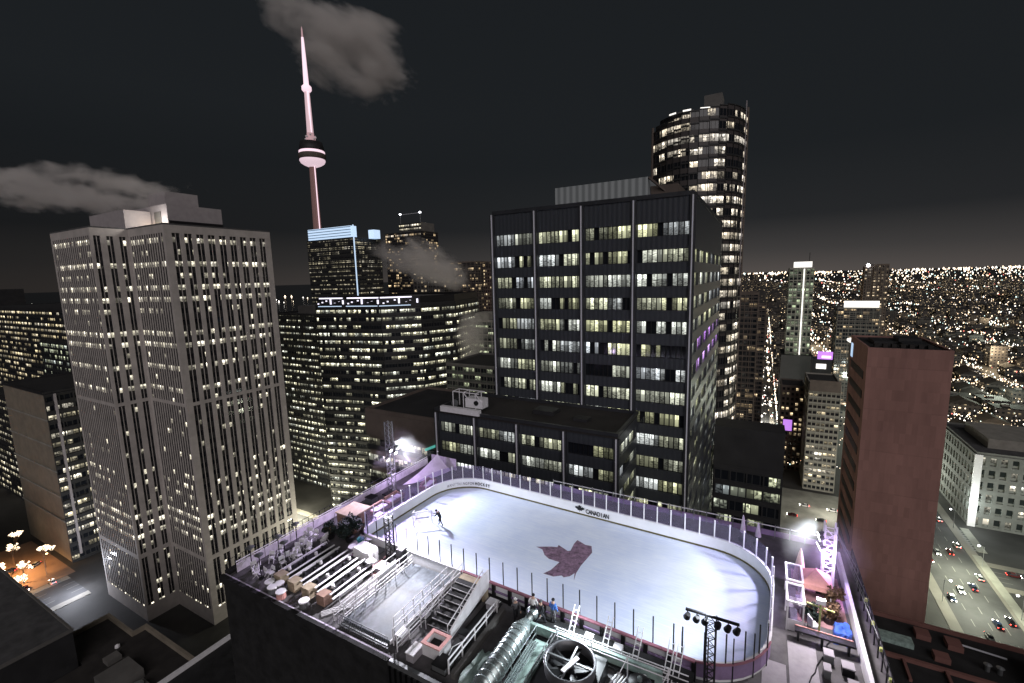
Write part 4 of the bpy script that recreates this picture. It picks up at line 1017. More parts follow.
shrub('dark evergreen between white chair and blue tarp', 3.9, 34.6, ZR, .6, 1.3, 'needle', 420, 23)

CH = ['white folding chair in the cluster at the roof corner']
def white_chairs(spots):
    o0 = None
    for i, (x, y, a) in enumerate(spots):
        if o0 is None:
            root = local(thing('folding_chair', 'white folding chair in the cluster at the outer roof corner', 'chair', group='white chairs at the roof corner'))
            B(-.22, -.22, .42, .22, .22, .46).build('seat', 'white_paint', root); B(-.22, .2, .6, .22, .24, .95).build('backrest', 'white_paint', root)
            for s in (-.2, .2):
                MB().beam((s, .22, .95), (s, -.2, 0), .035).build('leg', 'white_paint', root); MB().beam((s, -.16, .42), (s, .26, 0), .035).build('leg', 'white_paint', root)
            o0 = o = root
        else: o = copy_tree(o0)
        o.location = (x, y, ZR+.004); o.rotation_euler = (0, 0, a)
qq = random.Random(77)
white_chairs([(-36.9+qq.uniform(0, 2.4), 19.6+qq.uniform(0, 6.5), qq.uniform(0, 6.28)) for _ in range(26)])
for k in range(5):
    x, y = (-36.9, -36.3, -35.2, -36.8, -35.0)[k], (20.2, 22.3, 19.9, 24.4, 22.0)[k]
    root = thing('patio_heater', 'slim dark patio heater among the white chairs', 'heater', (x, y, ZR), 'patio heaters')
    MB().lathe((x, y, ZR), [(.22, 0), (.2, .1), (.04, .14), (.04, 1.9)], 10).build('stand', 'dark_metal', root); MB().lathe((x, y, ZR+1.9), [(.12, 0), (.12, .2), (.36, .22), (.05, .34)], 12).build('heater_head', 'grey_metal', root)
railing('railing', 'thin dark railing outside the lilac fence', (-38.3, 19), (-38.3, 45), ZR+.3, .9, 'dark_metal', .65, (1.,), .025)
# raised platform with stair
root = thing('platform', 'raised grey boarded platform leading to the near left of the rink', 'platform', (-23.2, 23.7, ZR))
B(-25.1, 19.6, ZR+.004, -20.7, 26.75, ZR+.32).build('platform_deck', 'platform', root)
B(-25.16, 19.55, ZR+.1, -25.101, 26.75, ZR+.36).build('edge_trim', 'white_paint', root); B(-20.699, 19.55, ZR+.1, -20.64, 26.75, ZR+.36).build('edge_trim', 'white_paint', root)
B(-25.1, 19.3, ZR+.004, -20.7, 19.55, ZR+.2).build('edge_trim', 'grey_metal', root)
railing('railing', 'white railing on the outer side of the grey platform', (-25.3, 19.8), (-25.3, 26.7), ZR+.01, 1.25, 'white_paint', 1.15, (1., .62, .3), .04)
railing('railing', 'second white railing beside the bench tables', (-26.4, 20.4), (-26.4, 26.8), ZR+.01, 1.1, 'white_paint', 1.6, (1., .5), .035)
tag(B(-25.6, 23.4, ZR+.1, -25.52, 25.4, ZR+1.2).build('banner', 'white_paint'), 'white banner tied to the platform railing', 'banner')
railing('railing', 'white railing on the inner side of the grey platform', (-20.5, 19.7), (-20.5, 26.5), ZR+.01, 1.2, 'white_paint', 1.3, (1., .55), .045)
railing('railing', 'white handrail between platform and steps', (-19.9, 19.4), (-19.9, 26.5), ZR+.01, 1.2, 'white_paint', 1.2, (1., .75, .5, .25), .04)
root = thing('staircase', 'dark steps with light edges and white side wall rising to the rink', 'stairs', (-18.4, 24, ZR))
for k in range(8):
    y0 = 22.1+k*.47; z1 = ZR+.16*(k+1)
    B(-19.6, y0, ZR+.004, -17.5, y0+.469, z1).build('step', 'deck_dark', root); B(-19.6, y0-.02, z1-.05, -17.5, y0-.001, z1+.01).build('nosing', 'white_paint', root)
B(-19.6, 25.87, ZR+.004, -17.32, 26.5, ZR+1.28).build('landing', 'tan_box', root)
mb = MB(); k = mb.add([(x, y, z) for x in (-17.3, -17.18) for y, z in ((21.6, ZR+.3), (26.5, ZR+.9), (26.5, ZR+2.3), (25.6, ZR+2.3), (21.6, ZR+.9))])
mb.face((k, k+1, k+2, k+3, k+4)[::-1]); mb.face((k+5, k+6, k+7, k+8, k+9))
for i in range(5): mb.face((k+i, k+(i+1) % 5, k+5+(i+1) % 5, k+5+i))
mb.build('side_wall', 'white_paint', root)
MB().tube((-17.6, 21.8, ZR+1.), (-17.6, 26.4, ZR+2.3), .04).build('handrail', 'white_paint', root); MB().tube((-19.5, 21.8, ZR+1.), (-19.5, 26.4, ZR+2.3), .04).build('handrail', 'white_paint', root)
for y, z in ((21.8, 0), (23.3, .3), (24.8, .8), (26.3, 1.25)):
    for x in (-17.6, -19.5): MB().tube((x, y, ZR+z), (x, y, ZR+z+1.), .03).build('baluster', 'white_paint', root)
tag(B(-17.1, 19.3, ZR+.004, -15.95, 26.3, ZR+.05).build('rubber_flooring', 'deck_dark'), 'black flooring strip between white stair wall and ribbed duct', 'flooring')
root = thing('planter_box', 'square planter box with pink rim on the black flooring', 'planter', (-17.6, 20.6, ZR))
ringmb(rect(-18.3, 20.0, -16.9, 21.2), .16, ZR+.01, ZR+.85).build('box_wall', 'white_paint', root); ringmb(rect(-18.36, 19.94, -16.84, 21.26), .22, ZR+.851, ZR+.93).build('rim', 'pink_fabric', root)
B(-18.13, 20.17, ZR+.01, -17.07, 21.03, ZR+.5).build('soil', 'deck_dark', root)
railing('railing', 'white railing along the black flooring', (-15.9, 19.6), (-15.9, 25.4), ZR+.01, .95, 'white_paint', 1.45, (1., .55), .06)
tag(B(-15.6, 19.4, ZR+.004, -15.3, 25.6, ZR+.4).build('kerb_wall', 'grey_wall'), 'low concrete kerb wall left of the ribbed duct', 'kerb')
tag(lump('crumpled_sheet', 'pale crumpled plastic sheet between kerb wall and ribbed duct', 'sheet', (-14.6, 20.5, ZR), (.45, 1.6, .35), 'pale_green', 31, .35))

# ribbed duct
def duct():
    root = thing('ventilation_duct', 'big round ribbed metal ventilation duct on the near roof', 'duct', (-13.2, 21.5, ZR))
    x, r, z = -13.1, .62, ZR+.85
    MB().lathe((x, 19.0, z), [(r, 0), (r, 4.9), (.3, 5.7)], 24, axis='y').build('duct_body', 'galv', root, True)
    for k in range(11):
        MB().lathe((x, 19.1+k*.45, z), [(r+.002, 0), (r+.06, .03), (r+.06, .1), (r+.002, .13)], 24, axis='y').build('duct_rib', 'galv', root, True)
    for k in range(3): B(x-.5, 19.6+k*1.9, ZR+.004, x+.5, 19.75+k*1.9, z-.45).build('support', 'dark_metal', root)
    MB().lathe((x, 24.7, z+.0), [(.28, 0), (.3, .6), (.5, .8), (.5, .95)], 14, axis='y').build('inlet_collar', 'galv', root, True)
duct()
tag(B(-12.2, 19.4, ZR+.004, -11.0, 24.4, ZR+.3).build('metal_walkway', 'pale_green'), 'pale green metal walkway between duct and fan unit', 'walkway')
railing('railing', 'grey railing between duct and pale green walkway', (-12.25, 19.8), (-12.25, 24.4), ZR+.004, 1.1, 'galv', 1.1, (1., .55), .035)
railing('railing', 'grey railing on the fan side of the pale green walkway', (-11.0, 20.2), (-11.0, 24.2), ZR+.004, 1.15, 'grey_metal', 1.0, (1., .7, .4), .035)
tag(B(-12.9, 24.5, ZR+.004, -4.2, 24.72, ZR+1.0).build('screen_wall', M_['pale_green']), 'long pale green panel wall below the rink walkway', 'wall')
def fan():
    root = thing('cooling_fan', 'large round cooling fan in a dark roof unit', 'fan unit', (-9.2, 22.6, ZR))
    cx, cy = -9.0, 22.2
    B(cx-1.75, cy-1.75, ZR+.004, cx+1.75, cy+1.75, ZR+1.1).build('housing', 'dark_metal', root)
    rg_ = MB(); n = 36
    prof = [(1.5, 1.101), (1.55, 1.75), (1.47, 1.78), (1.40, 1.75), (1.40, 1.101)]
    for r_, z in prof:
        for i in range(n): t = 2*math.pi*i/n; rg_.v.append((cx+r_*math.cos(t), cy+r_*math.sin(t), ZR+z))
    for j in range(len(prof)-1):
        for i in range(n): rg_.face((j*n+i, j*n+(i+1) % n, (j+1)*n+(i+1) % n, (j+1)*n+i))
    rg_.build('fan_ring', 'ring_metal', root, True)
    MB().lathe((cx, cy, ZR+1.102), [(.25, 0), (.25, .4), (.1, .5)], 12).build('hub', 'grey_metal', root)
    for k in range(5):
        a = 2*math.pi*k/5+.3; d = Vector((math.cos(a), math.sin(a), 0)); s = Vector((-d.y, d.x, 0))
        c = Vector((cx, cy, ZR+1.35)); mb = MB(); p = [c+d*.2+s*.15, c+d*1.35+s*.3+Vector((0, 0, -.12)), c+d*1.35-s*.25+Vector((0, 0, .12)), c+d*.2-s*.15+Vector((0, 0, .05))]
        kk = mb.add(p+[q+Vector((0, 0, .03)) for q in p]); mb.face((kk+3, kk+2, kk+1, kk)); mb.face((kk+4, kk+5, kk+6, kk+7))
        for i in range(4): mb.face((kk+i, kk+(i+1) % 4, kk+4+(i+1) % 4, kk+4+i))
        mb.build('blade', 'dark_metal', root)
    MB().beam((cx-1.45, cy, ZR+1.65), (cx+1.45, cy, ZR+1.65), .1).build('guard_bar', 'grey_metal', root)
    MB().beam((cx, cy-1.45, ZR+1.58), (cx, cy+1.45, ZR+1.58), .1).build('guard_bar', 'grey_metal', root)
    MB().beam((cx-.1, cy-.9, ZR+1.72), (cx+.35, cy+.4, ZR+1.72), .26, .06).build('maintenance_plank', 'white_paint', root)
fan()

# walkway behind the near boards
def gangway():
    root = thing('gangway', 'dark scaffold walkway with white rails and leaning ladders behind the near boards', 'walkway', (-8, 25.4, ZR))
    B(-13.6, 24.9, ZR+.45, -2.6, 26.0, ZR+.6).build('walkway_deck', 'deck_dark', root)
    for k in range(9): B(-13.5+k*1.33, 24.95, ZR+.004, -13.4+k*1.33, 25.9, ZR+.449).build('trestle', 'dark_metal', root)
    for z, yy in ((1.05, 24.95), (.7, 24.93)): MB().tube((-11.2, yy, ZR+z), (-2.8, yy, ZR+z), .035).build('rail', 'white_paint', root)
    for x in (-11.1, -8.6, -6.2, -3.9): MB().tube((x, 24.95, ZR+.6), (x, 24.95, ZR+1.1), .035).build('post', 'white_paint', root)
    for x in (-10.2, -7.9, -6.0, -4.1, -3.6):
        l = MB(); a = Vector((x, 24.75, ZR+.0)); b = Vector((x+.25, 26.0, ZR+2.3)); s = Vector((.16, 0, 0))
        l.beam(a-s, b-s, .05).beam(a+s, b+s, .05)
        for t in range(1, 8): l.beam(a.lerp(b, t/8)-s, a.lerp(b, t/8)+s, .035)
        l.build('ladder', 'white_paint', root)
    for x in (-9.2, -7.3): B(x, 25.1, ZR+.601, x+.55, 25.6, ZR+.95).build('equipment_case', 'white_paint', root)
gangway()
for k, (x, w) in enumerate(((-12.9, .9), (-5.2, .7), (-2.2, 1.2))):
    lump('covered_stack', ('white sheet covered bundle at the left end of the scaffold walkway', 'small white bundle under the scaffold walkway', 'white rounded cover below the rink corner')[k], 'cover', (x, 24.0 if k else 25.9, ZR), (w*.5, w*.45, .7), 'white_paint', 40+k, .2)

# gear on the near roof
for l, x, y0, y1, h, rl in (('white double railing standing on the grey platform edge', -24.7, 20.2, 26.5, 1.0, (1., .7, .4)), ('low white railing between bench tables and platform', -25.9, 19.4, 26.6, .8, (1., .5)), ('white inner rail beside the platform edge trim', -21.1, 20.4, 26.5, 1.0, (1., .5))):
    railing('railing', l, (x, y0), (x, y1), ZR+(.33 if x in (-24.7, -21.1) else .01), h, 'white_paint', 1.0, rl, .032)
def sofa(label, x, y, rz, m):
    root = local(thing('lounge_sofa', label, 'sofa', group='lounge sofas'))
    B(-.95, -.4, .08, .95, .4, .42).build('seat', m, root); B(-.95, .401, .08, .95, .6, .85).build('backrest', m, root)
    for s in (-1, 1): B(s*1.06-.1, -.4, .08, s*1.06+.1, .6, .62).build('armrest', m, root)
    for s in (-.45, .45): B(s-.4, -.36, .421, s+.4, .36, .54).build('cushion', 'cloth_white', root)
    root.location = (x, y, ZR+.004); root.rotation_euler = (0, 0, rz)
sofa('brown lounge sofa nearest the crate at the left end of the rink', -34.3, 32.3, R(90), 'brown_box'); sofa('brown lounge sofa nearest the light tower at the left end of the rink', -34.4, 34.6, R(90), 'brown_box'); sofa('pinkish lounge sofa facing the boards at the left end of the rink', -33.2, 39.0, R(100), 'pink_mat')
def bistro(label, x, y):
    root = thing('bar_table', label, 'table', (x, y, ZR), 'bar tables')
    MB().lathe((x, y, ZR+.03), [(.26, 0), (.24, .04), (.04, .06), (.04, 1.0)], 10).build('leg', 'dark_metal', root); MB().lathe((x, y, ZR+1.031), [(.36, 0), (.38, .02), (.36, .05), (.03, .05)], 16).build('table_top', 'white_paint', root)
for l, x, y in (('round white bar table on the pink matting near the covered grill', -30.2, 27.0), ('round white bar table on the pink matting near the platform', -27.6, 24.6), ('round white bar table on the pink matting by the bench tables', -30.6, 25.4), ('round white bar table between evergreen and brown crate', -32.0, 29.6)): bistro(l, x, y)
root = thing('speaker_stack', 'black loudspeaker stack beside the short lattice mast', 'speaker', (-25.9, 26.9, ZR))
for k in range(3): B(-26.3, 26.2, ZR+.035+k*.5, -25.6, 26.8, ZR+.52+k*.5).build('cabinet', 'dark_metal', root)
def pipes(label, x0, y0, x1, y1, n, m, z=.1, pitch=.16, r=.06):
    root = thing('pipe_stack', label, 'pipes', ((x0+x1)/2, (y0+y1)/2, ZR)); d = Vector((x1-x0, y1-y0, 0)).normalized(); s = Vector((-d.y, d.x, 0))
    for i in range(n): o = s*(i*pitch); MB().tube((x0+o.x, y0+o.y, ZR+z), (x1+o.x, y1+o.y, ZR+z), r, 7).build('pipe', m, root)
    return root
pipes('row of pale pipes lying beside the pale green walkway', -11.9, 19.6, -11.9, 23.9, 4, 'galv', .38)
pipes('dark pipes along the foot of the pale green panel wall', -12.6, 24.3, -4.6, 24.3, 2, 'dark_metal', .3, .2, .09)
pipes('white scaffold tubes lying on the deck right of the fan unit', -6.6, 21.9, -6.0, 24.2, 5, 'white_paint', .12, .18, .05)
pipes('white scaffold tubes lying between round stools and platform', -27.0, 19.2, -25.8, 20.9, 4, 'white_paint', .1, .15, .045)
root = thing('round_tank', 'dark round tank beside the fan unit under the walkway', 'tank', (-5.2, 23.3, ZR))
MB().lathe((-5.2, 23.3, ZR), [(.7, .0), (.75, .1), (.75, .9), (.6, 1.05), (.1, 1.15)], 20).build('tank_body', 'dark_metal', root, True); MB().lathe((-5.2, 23.3, ZR+1.14), [(.14, 0), (.14, .2), (.02, .22)], 10).build('valve', 'galv', root)
root = thing('scaffold_frame', 'white scaffold frame with diagonal braces over the fan unit and walkway', 'scaffold', (-6.8, 24.3, ZR))
for x in (-10.6, -8.3, -6.1, -3.8):
    MB().tube((x, 24.1, ZR+.01), (x, 24.1, ZR+1.7), .035).build('upright', 'white_paint', root)
    MB().tube((x, 24.1, ZR+1.6), (x-.7, 22.9, ZR+.02), .03).build('diagonal_brace', 'white_paint', root)
MB().tube((-10.7, 24.1, ZR+1.65), (-3.7, 24.1, ZR+1.65), .035).build('ledger', 'white_paint', root); MB().tube((-10.7, 24.1, ZR+1.2), (-3.7, 24.1, ZR+1.2), .03).build('ledger', 'white_paint', root)
root = thing('crowd_barrier', 'white crowd barrier run between platform end and benches', 'barrier', (-24, 19.3, ZR))
for k in range(4):
    x0 = -25.2+k*1.2; f = MB(); f.tube((x0, 19.15, ZR+.2), (x0+1.15, 19.15, ZR+.2), .03).tube((x0, 19.15, ZR+1.05), (x0+1.15, 19.15, ZR+1.05), .03)
    for i in range(7): f.tube((x0+i*.19, 19.15, ZR+.0), (x0+i*.19, 19.15, ZR+1.05), .018, 5)
    f.build('barrier_panel', 'grey_metal', root)
q7 = random.Random(5)
GL = ['small %s crate %s' % (c, w) for w in ('by the lilac fence', 'under the white handrail', 'between the black flooring and the stair', 'near the brown crate', 'behind the left boards', 'by the short lattice mast', 'next to the planter box', 'beside the teal bin') for c in ('pale', 'dark')]
GP = [(-37, 31), (-36.6, 33.4), (-20.2, 20.2), (-20.2, 22.6), (-16.4, 25.6), (-16.6, 22.4), (-33.1, 31), (-35.6, 30.7), (-32.6, 34.2), (-33.0, 36.6), (-26.9, 25.2), (-28.6, 26.5), (-18.6, 19.6), (-16.5, 19.8), (-30.4, 26.4), (-32.9, 29.4)]
for l, (x, y) in zip(GL, GP):
    w, d_, h = q7.uniform(.25, .5), q7.uniform(.25, .5), q7.uniform(.3, .7); root = thing('crate', l, 'crate', (x, y, ZR), rz=0)
    pale = 'pale' in l; B(x-w, y-d_, ZR+.055, x+w, y+d_, ZR+h).build('crate_body', 'grey_carpet' if pale else 'grey_metal', root); B(x-w-.03, y-d_-.03, ZR+h+.001, x+w+.03, y+d_+.03, ZR+h+.07).build('lid', 'white_paint' if pale else 'dark_metal', root)
def cablerun(label, pts, m):
    mb = MB()
    for p, q_ in zip(pts, pts[1:]): mb.tube((*p, ZR+.06), (*q_, ZR+.06), .035, 5)
    tag(mb.build('cable', m), label, 'cable')
def wob(p, q_, n, s, amp):
    r_ = random.Random(s); return [(p[0]+(q_[0]-p[0])*i/n+r_.uniform(-amp, amp), p[1]+(q_[1]-p[1])*i/n+r_.uniform(-amp, amp)) for i in range(n+1)]
cablerun('black power cable snaking from the short lattice mast to the outer fence', wob((-27.6, 26.2), (-36.8, 30.5), 16, 1, .25), 'dark_metal')
cablerun('black power cable snaking over the grey carpet to the white barrier', wob((2.6, 27), (5.6, 35), 14, 2, .2), 'dark_metal')
cablerun('pale hose snaking along the black flooring strip', wob((-16.8, 19.6), (-16.3, 27), 14, 3, .2), 'white_paint')
# truss stands with lamps
def lattice(mb, x, y, z0, z1, w, step, r=.035):
    c = [(x-w/2, y-w/2), (x+w/2, y-w/2), (x+w/2, y+w/2), (x-w/2, y+w/2)]
    for a in c: mb.tube((*a, z0), (*a, z1), r*1.3, 5)
    n = int((z1-z0)/step)
    for k in range(n):
        a0 = z0+k*step
        for i in range(4):
            p, q = c[i], c[(i+1) % 4]
            mb.tube((*p, a0), (*q, a0+step), r*.7, 4); mb.tube((*p, a0+step), (*q, a0+step), r*.7, 4)
    return mb
def par_can(root, x, y, z, d, m='dark_metal', lit=None):
    d = Vector(d).normalized(); a = Vector((x, y, z))
    c = MB().tube(a-d*.22, a+d*.2, .13, 10, .19).build('lamp_head', m, root)
    MB().beam((x, y, z+.32), (x, y, z+.1), .05).build('bracket', 'dark_metal', c)
    MB().tube(a+d*.2, a+d*.225, .17, 10).build('lens', lit or 'white_paint', c)
root = thing('light_truss', 'dark T shaped truss stand with six hanging stage lamps at the near boards', 'light stand', (-1.75, 25.2, ZR))
lattice(MB(), -1.75, 25.2, ZR, ZR+5., .5, .5).build('truss_mast', 'dark_metal', root)
MB().beam((-3.1, 25.2, ZR+5.05), (-.35, 25.2, ZR+5.05), .12).build('cross_bar', 'dark_metal', root)
B(-2.4, 24.7, ZR+.004, -1.1, 25.7, ZR+.12).build('base_plate', 'dark_metal', root)
for x in (-3.0, -2.5, -2.05, -1.4, -.9, -.45): par_can(root, x, 25.2, ZR+4.65, (-.3, .5, -1), lit='lamp_white')
root = thing('light_truss', 'tall dark lattice light tower with glaring white lamps at the outer fence', 'light tower', (-36, 36, ZR))
lattice(MB(), -36, 36, ZR, ZR+8.5, .6, .6).build('truss_mast', 'grey_metal', root)
B(-36.8, 35.2, ZR+.004, -35.2, 36.8, ZR+.15).build('base_plate', 'dark_metal', root)
for k, (dx, dy, z) in enumerate(((.5, .6, 5.4), (.5, -.5, 5.5), (.55, .15, 5.0), (.5, -1.0, 4.6), (.5, 1.1, 5.9))): par_can(root, -36+dx, 36+dy, ZR+z, (1, -.05, -.55), lit='lamp_white')
MB().beam((-35.5, 34.8, ZR+5.75), (-35.5, 37.4, ZR+5.75), .08).build('cross_bar', 'grey_metal', root)
root = thing('light_truss', 'white ladder like truss tower with glaring lamps on the right roof corner', 'light tower', (5.1, 38.6, ZR))
lattice(MB(), 5.1, 38.6, ZR, ZR+5.4, .7, .7, .05).build('truss_mast', 'white_paint', root)
B(4.4, 37.9, ZR+.004, 5.8, 39.3, ZR+.15).build('base_plate', 'dark_metal', root)
for k, (dx, dy, z) in enumerate(((-.5, -.3, 4.3), (-.5, .3, 4.35), (-.45, -.4, 3.6), (-.5, .35, 3.5))): par_can(root, 5.1+dx, 38.6+dy, ZR+z, (-1, -.25, -.5), lit='lamp_white')
for k, (x, y) in enumerate(((8.2, 38), (8.6, 35), (8.3, 32), (8.0, 41))):
    tag(MB().tube((5.3, 38.6, ZR+5.2), (7.6, y, ZR+.4), .02, 4).build('guy_cable', 'grey_metal'), ('guy cable from the white truss running to the middle of the side railing', 'guy cable from the white truss just in front of the middle one', 'longest guy cable from the white truss to the near railing', 'guy cable from the white truss to the far corner')[k], 'cable', 'truss guy cables')
root = thing('truss_mast', 'short black lattice mast between pink matting and platform', 'mast', (-27.3, 26.6, ZR))
lattice(MB(), -27.3, 26.6, ZR, ZR+4.2, .5, .5, .045).build('truss_mast_frame', 'dark_metal', root); B(-27.9, 26.0, ZR+.031, -26.7, 27.2, ZR+.12).build('base_plate', 'dark_metal', root)

# sails, flags and the far edge
def sail(label, pts, m):
    mb = MB(); a, b, c = map(Vector, pts); n = 8; idx = {}
    nn = (b-a).cross(c-a).normalized()
    for side in (0, 1):
        for i in range(n+1):
            for j in range(n+1-i):
                u, v = i/n, j/n; w = 1-u-v; p = a*w+b*u+c*v - Vector((0, 0, 1))*1.8*(u*v+v*w+u*w)*.6 + nn*(.012*side); idx[(side, i, j)] = mb.add([p])
    for side in (0, 1):
        for i in range(n):
            for j in range(n-i):
                mb.face((idx[(side, i, j)], idx[(side, i+1, j)], idx[(side, i, j+1)])[::1 if side else -1])
                if j < n-i-1: mb.face((idx[(side, i+1, j)], idx[(side, i+1, j+1)], idx[(side, i, j+1)])[::1 if side else -1])
    return tag(mb.build('fabric_sail', m, None, True), label, 'sail')
sail('pointed lilac fabric sail at the far left corner of the rink', [(-34.6, 42.6, ZR+2.6), (-35.6, 37.2, ZR+.6), (-33.0, 43.2, ZR+.5)], 'lilac_fabric')
root = thing('sail_pole', 'thin pole holding the tip of the lilac sail', 'pole', (-34.6, 42.6, ZR))
MB().tube((-34.6, 42.65, ZR), (-34.6, 42.65, ZR+2.8), .05).build('pole', 'grey_metal', root); MB().lathe((-34.6, 42.65, ZR+2.8), [(.08, 0), (.1, .06), (.02, .14)], 8).build('pole_cap', 'white_paint', root)
root = thing('windscreen', 'lilac lit windscreen wall behind the left end of the rink', 'screen', (-35.5, 44, ZR))
for k in range(4): B(-37.0+k*1.0, 44.3-.02*k, ZR+.02, -36.06+k*1.0, 44.38-.02*k, ZR+1.5).build('screen_panel', 'lilac_fabric', root)
for k, (x, y, h) in enumerate(((-.7, 43.2, 2.4), (.5, 43.0, 2.1))):
    root = thing('closed_umbrella', ('taller closed white umbrella behind the far right corner of the boards', 'shorter closed white umbrella behind the far right corner of the boards')[k], 'umbrella', (x, y, ZR))
    MB().lathe((x, y, ZR), [(.03, 0), (.03, .8)], 8).build('pole', 'grey_metal', root)
    MB().lathe((x, y, ZR), [(.26, .8), (.2, 1.2), (.1, h-.3), (.03, h)], 9).build('canopy', 'lilac_fabric', root)
    MB().lathe((x, y, ZR), [(.4, .0), (.4, .1), (.05, .12)], 12).build('base', 'dark_metal', root)
root = thing('edge_fence', 'dark slatted fence along the far edge of the rink roof', 'fence', (-8, 44.9, ZR))
for k in range(24):
    x = -20+k*1.15
    B(x-.04, 44.86, ZR, x+.04, 44.94, ZR+1.2).build('post', 'grey_metal', root)
    if k < 23: B(x+.05, 44.88, ZR+.1, x+1.10, 44.92, ZR+.62).build('fence_panel', 'purple_fabric', root)
MB().beam((-20, 44.9, ZR+1.05), (6.6, 44.9, ZR+1.05), .06).build('rail', 'white_paint', root)

# right hand deck
def bench_shelter(label, x, y):
    root = thing('bench_shelter', label, 'shelter', (x, y, ZR))
    for dx, dy in ((0, 0), (.9, 0), (0, 2), (.9, 2)): B(x+dx, y+dy, ZR, x+dx+.09, y+dy+.09, ZR+2.1).build('post', 'white_paint', root)
    ringmb(rect(x-.05, y-.05, x+1.04, y+2.14), .12, ZR+2.101, ZR+2.2).build('roof_frame', 'white_paint', root); B(x+.08, y+.08, ZR+2.11, x+.91, y+2.01, ZR+2.13).build('roof_pane', 'rink_glass', root)
    B(x+.1, y+.005, ZR+.9, x+.89, y+.03, ZR+2.0).build('window_pane', 'rink_glass', root)
    B(x+.1, y+.004, ZR+.05, x+.89, y+.06, ZR+.85).build('lower_panel', 'white_paint', root)
    B(x+.3, y+.2, ZR+.004, x+.7, y+1.9, ZR+.45).build('bench', 'grey_metal', root)
bench_shelter('white framed players bench shelter nearer the far corner', 2.35, 35.4); bench_shelter('white framed players bench shelter nearer the grey carpet', 2.3, 32.9)
root = thing('closed_umbrella', 'tall closed cream umbrella beside the pink canopy', 'umbrella', (3.3, 38.0, ZR))
MB().lathe((3.3, 38., ZR), [(.04, 0), (.04, .7)], 8).build('pole', 'grey_metal', root)
MB().lathe((3.3, 38., ZR), [(.42, .7), (.36, 1.4), (.3, 2.), (.14, 2.9), (.03, 3.3)], 10).build('canopy', 'cream_fabric', root); MB().lathe((3.3, 38., ZR), [(.45, .0), (.45, .12), (.06, .16)], 12).build('base', 'dark_metal', root)
root = thing('canopy_tent', 'pink canvas canopy on slim posts beside the white truss tower', 'tent', (4.3, 37.3, ZR))
for dx, dy in ((-.8, -.9), (.9, -.9), (.9, .8), (-.8, .8)): MB().tube((4.2+dx, 37.1+dy, ZR), (4.2+dx, 37.1+dy, ZR+1.7), .04).build('post', 'white_paint', root)
mb = MB(); k = mb.add([(3.3, 36.1, ZR+1.7), (5.2, 36.1, ZR+1.7), (5.2, 38., ZR+1.7), (3.3, 38., ZR+1.7), (4.2, 37.1, ZR+2.5), (3.3, 36.1, ZR+1.35), (5.2, 36.1, ZR+1.35), (5.2, 38., ZR+1.35), (3.3, 38., ZR+1.35)])
for i in range(4): mb.face((k+i, k+(i+1) % 4, k+4)); mb.face((k+5+i, k+5+(i+1) % 4, k+(i+1) % 4, k+i))
mb.build('canopy', 'pink_fabric', root)
tag(B(2.9, 34.2, ZR+.004, 6.0, 40.5, ZR+.03).build('floor_mat', 'pink_mat'), 'brownish pink matting under the pink canopy', 'mat')
def chair(label, x, y, rz):
    root = local(thing('chair', label, 'chair', group='chairs on the right deck'))
    B(-.28, -.26, .40, .28, .26, .47).build('seat', 'white_paint', root); B(-.28, .2, .471, .28, .27, 1.0).build('backrest', 'white_paint', root)
    for a, b in ((-.24, -.22), (.24, -.22), (-.24, .22), (.24, .22)): MB().tube((a, b, 0), (a, b, .4), .03).build('leg', 'grey_metal', root)
    root.location = (x, y, ZR+.03); root.rotation_euler = (0, 0, rz)
chair('white chair turned away beside the closed cream umbrella', 3.3, 35.4, .5); chair('white chair near the yellow green lamp pole', 3.9, 33.6, 2.)
root = thing('lamp_pole', 'yellow green pole with white lamp box beside the dark evergreen', 'pole', (4.15, 33.0, ZR))
MB().tube((4.15, 33.0, ZR), (4.15, 33.0, ZR+2.5), .06).build('pole', 'yellowgreen', root); MB().beam((3.4, 33.2, ZR+2.2), (4.9, 32.9, ZR+2.2), .07).build('arm', 'yellowgreen', root); B(3.9, 32.85, ZR+2.501, 4.4, 33.15, ZR+2.8).build('lamp_box', 'white_paint', root)
root = thing('counter_bar', 'long dark counter above the grey carpet', 'counter', (3.6, 32.4, ZR))
B(2.75, 32.0, ZR+.7, 6.0, 32.5, ZR+.82).build('counter_top', 'dark_metal', root); B(2.8, 32.48, ZR+.69, 5.9, 32.54, ZR+.86).build('edge_trim', 'pink_fabric', root)
for x in (2.9, 4.2, 5.6): B(x, 32.1, ZR+.004, x+.12, 32.4, ZR+.699).build('leg', 'dark_metal', root)
lump('blue_tarpaulin', 'bright blue crumpled tarpaulin heap on the right deck', 'tarp', (5.5, 33.6, ZR), (.55, .8, .75), 'blue_tarp', 55, .3)
tag(B(2.35, 26.6, ZR+.004, 3.9, 31.9, ZR+.03).build('carpet', 'grey_carpet'), 'grey carpet strip below the dark counter', 'carpet')
tag(B(.9, 25.2, ZR+.004, 2.2, 29.6, ZR+.028).build('carpet', 'grey_carpet'), 'grey carpet strip around the rink corner', 'carpet')
for k, (x, y, w) in enumerate(((4.5, 31.2, .5), (5.4, 30.6, .6), (4.3, 29.9, .35), (5.5, 29.2, .5), (4.9, 28.2, .4))):
    root = thing('equipment_case', ('grey lidded flight case nearest the counter', 'wide grey lidded flight case by the barrier', 'small grey lidded flight case on the carpet edge', 'grey lidded flight case second from the picture edge', 'smallest grey lidded flight case at the picture edge')[k], 'case', (x, y, ZR), 'flight cases')
    B(x-w/2, y-.3, ZR+.004, x+w/2, y+.3, ZR+.5).build('case_body', 'dark_metal' if k % 2 else 'grey_metal', root); B(x-w/2-.02, y-.32, ZR+.501, x+w/2+.02, y+.32, ZR+.58).build('lid', 'grey_carpet', root)
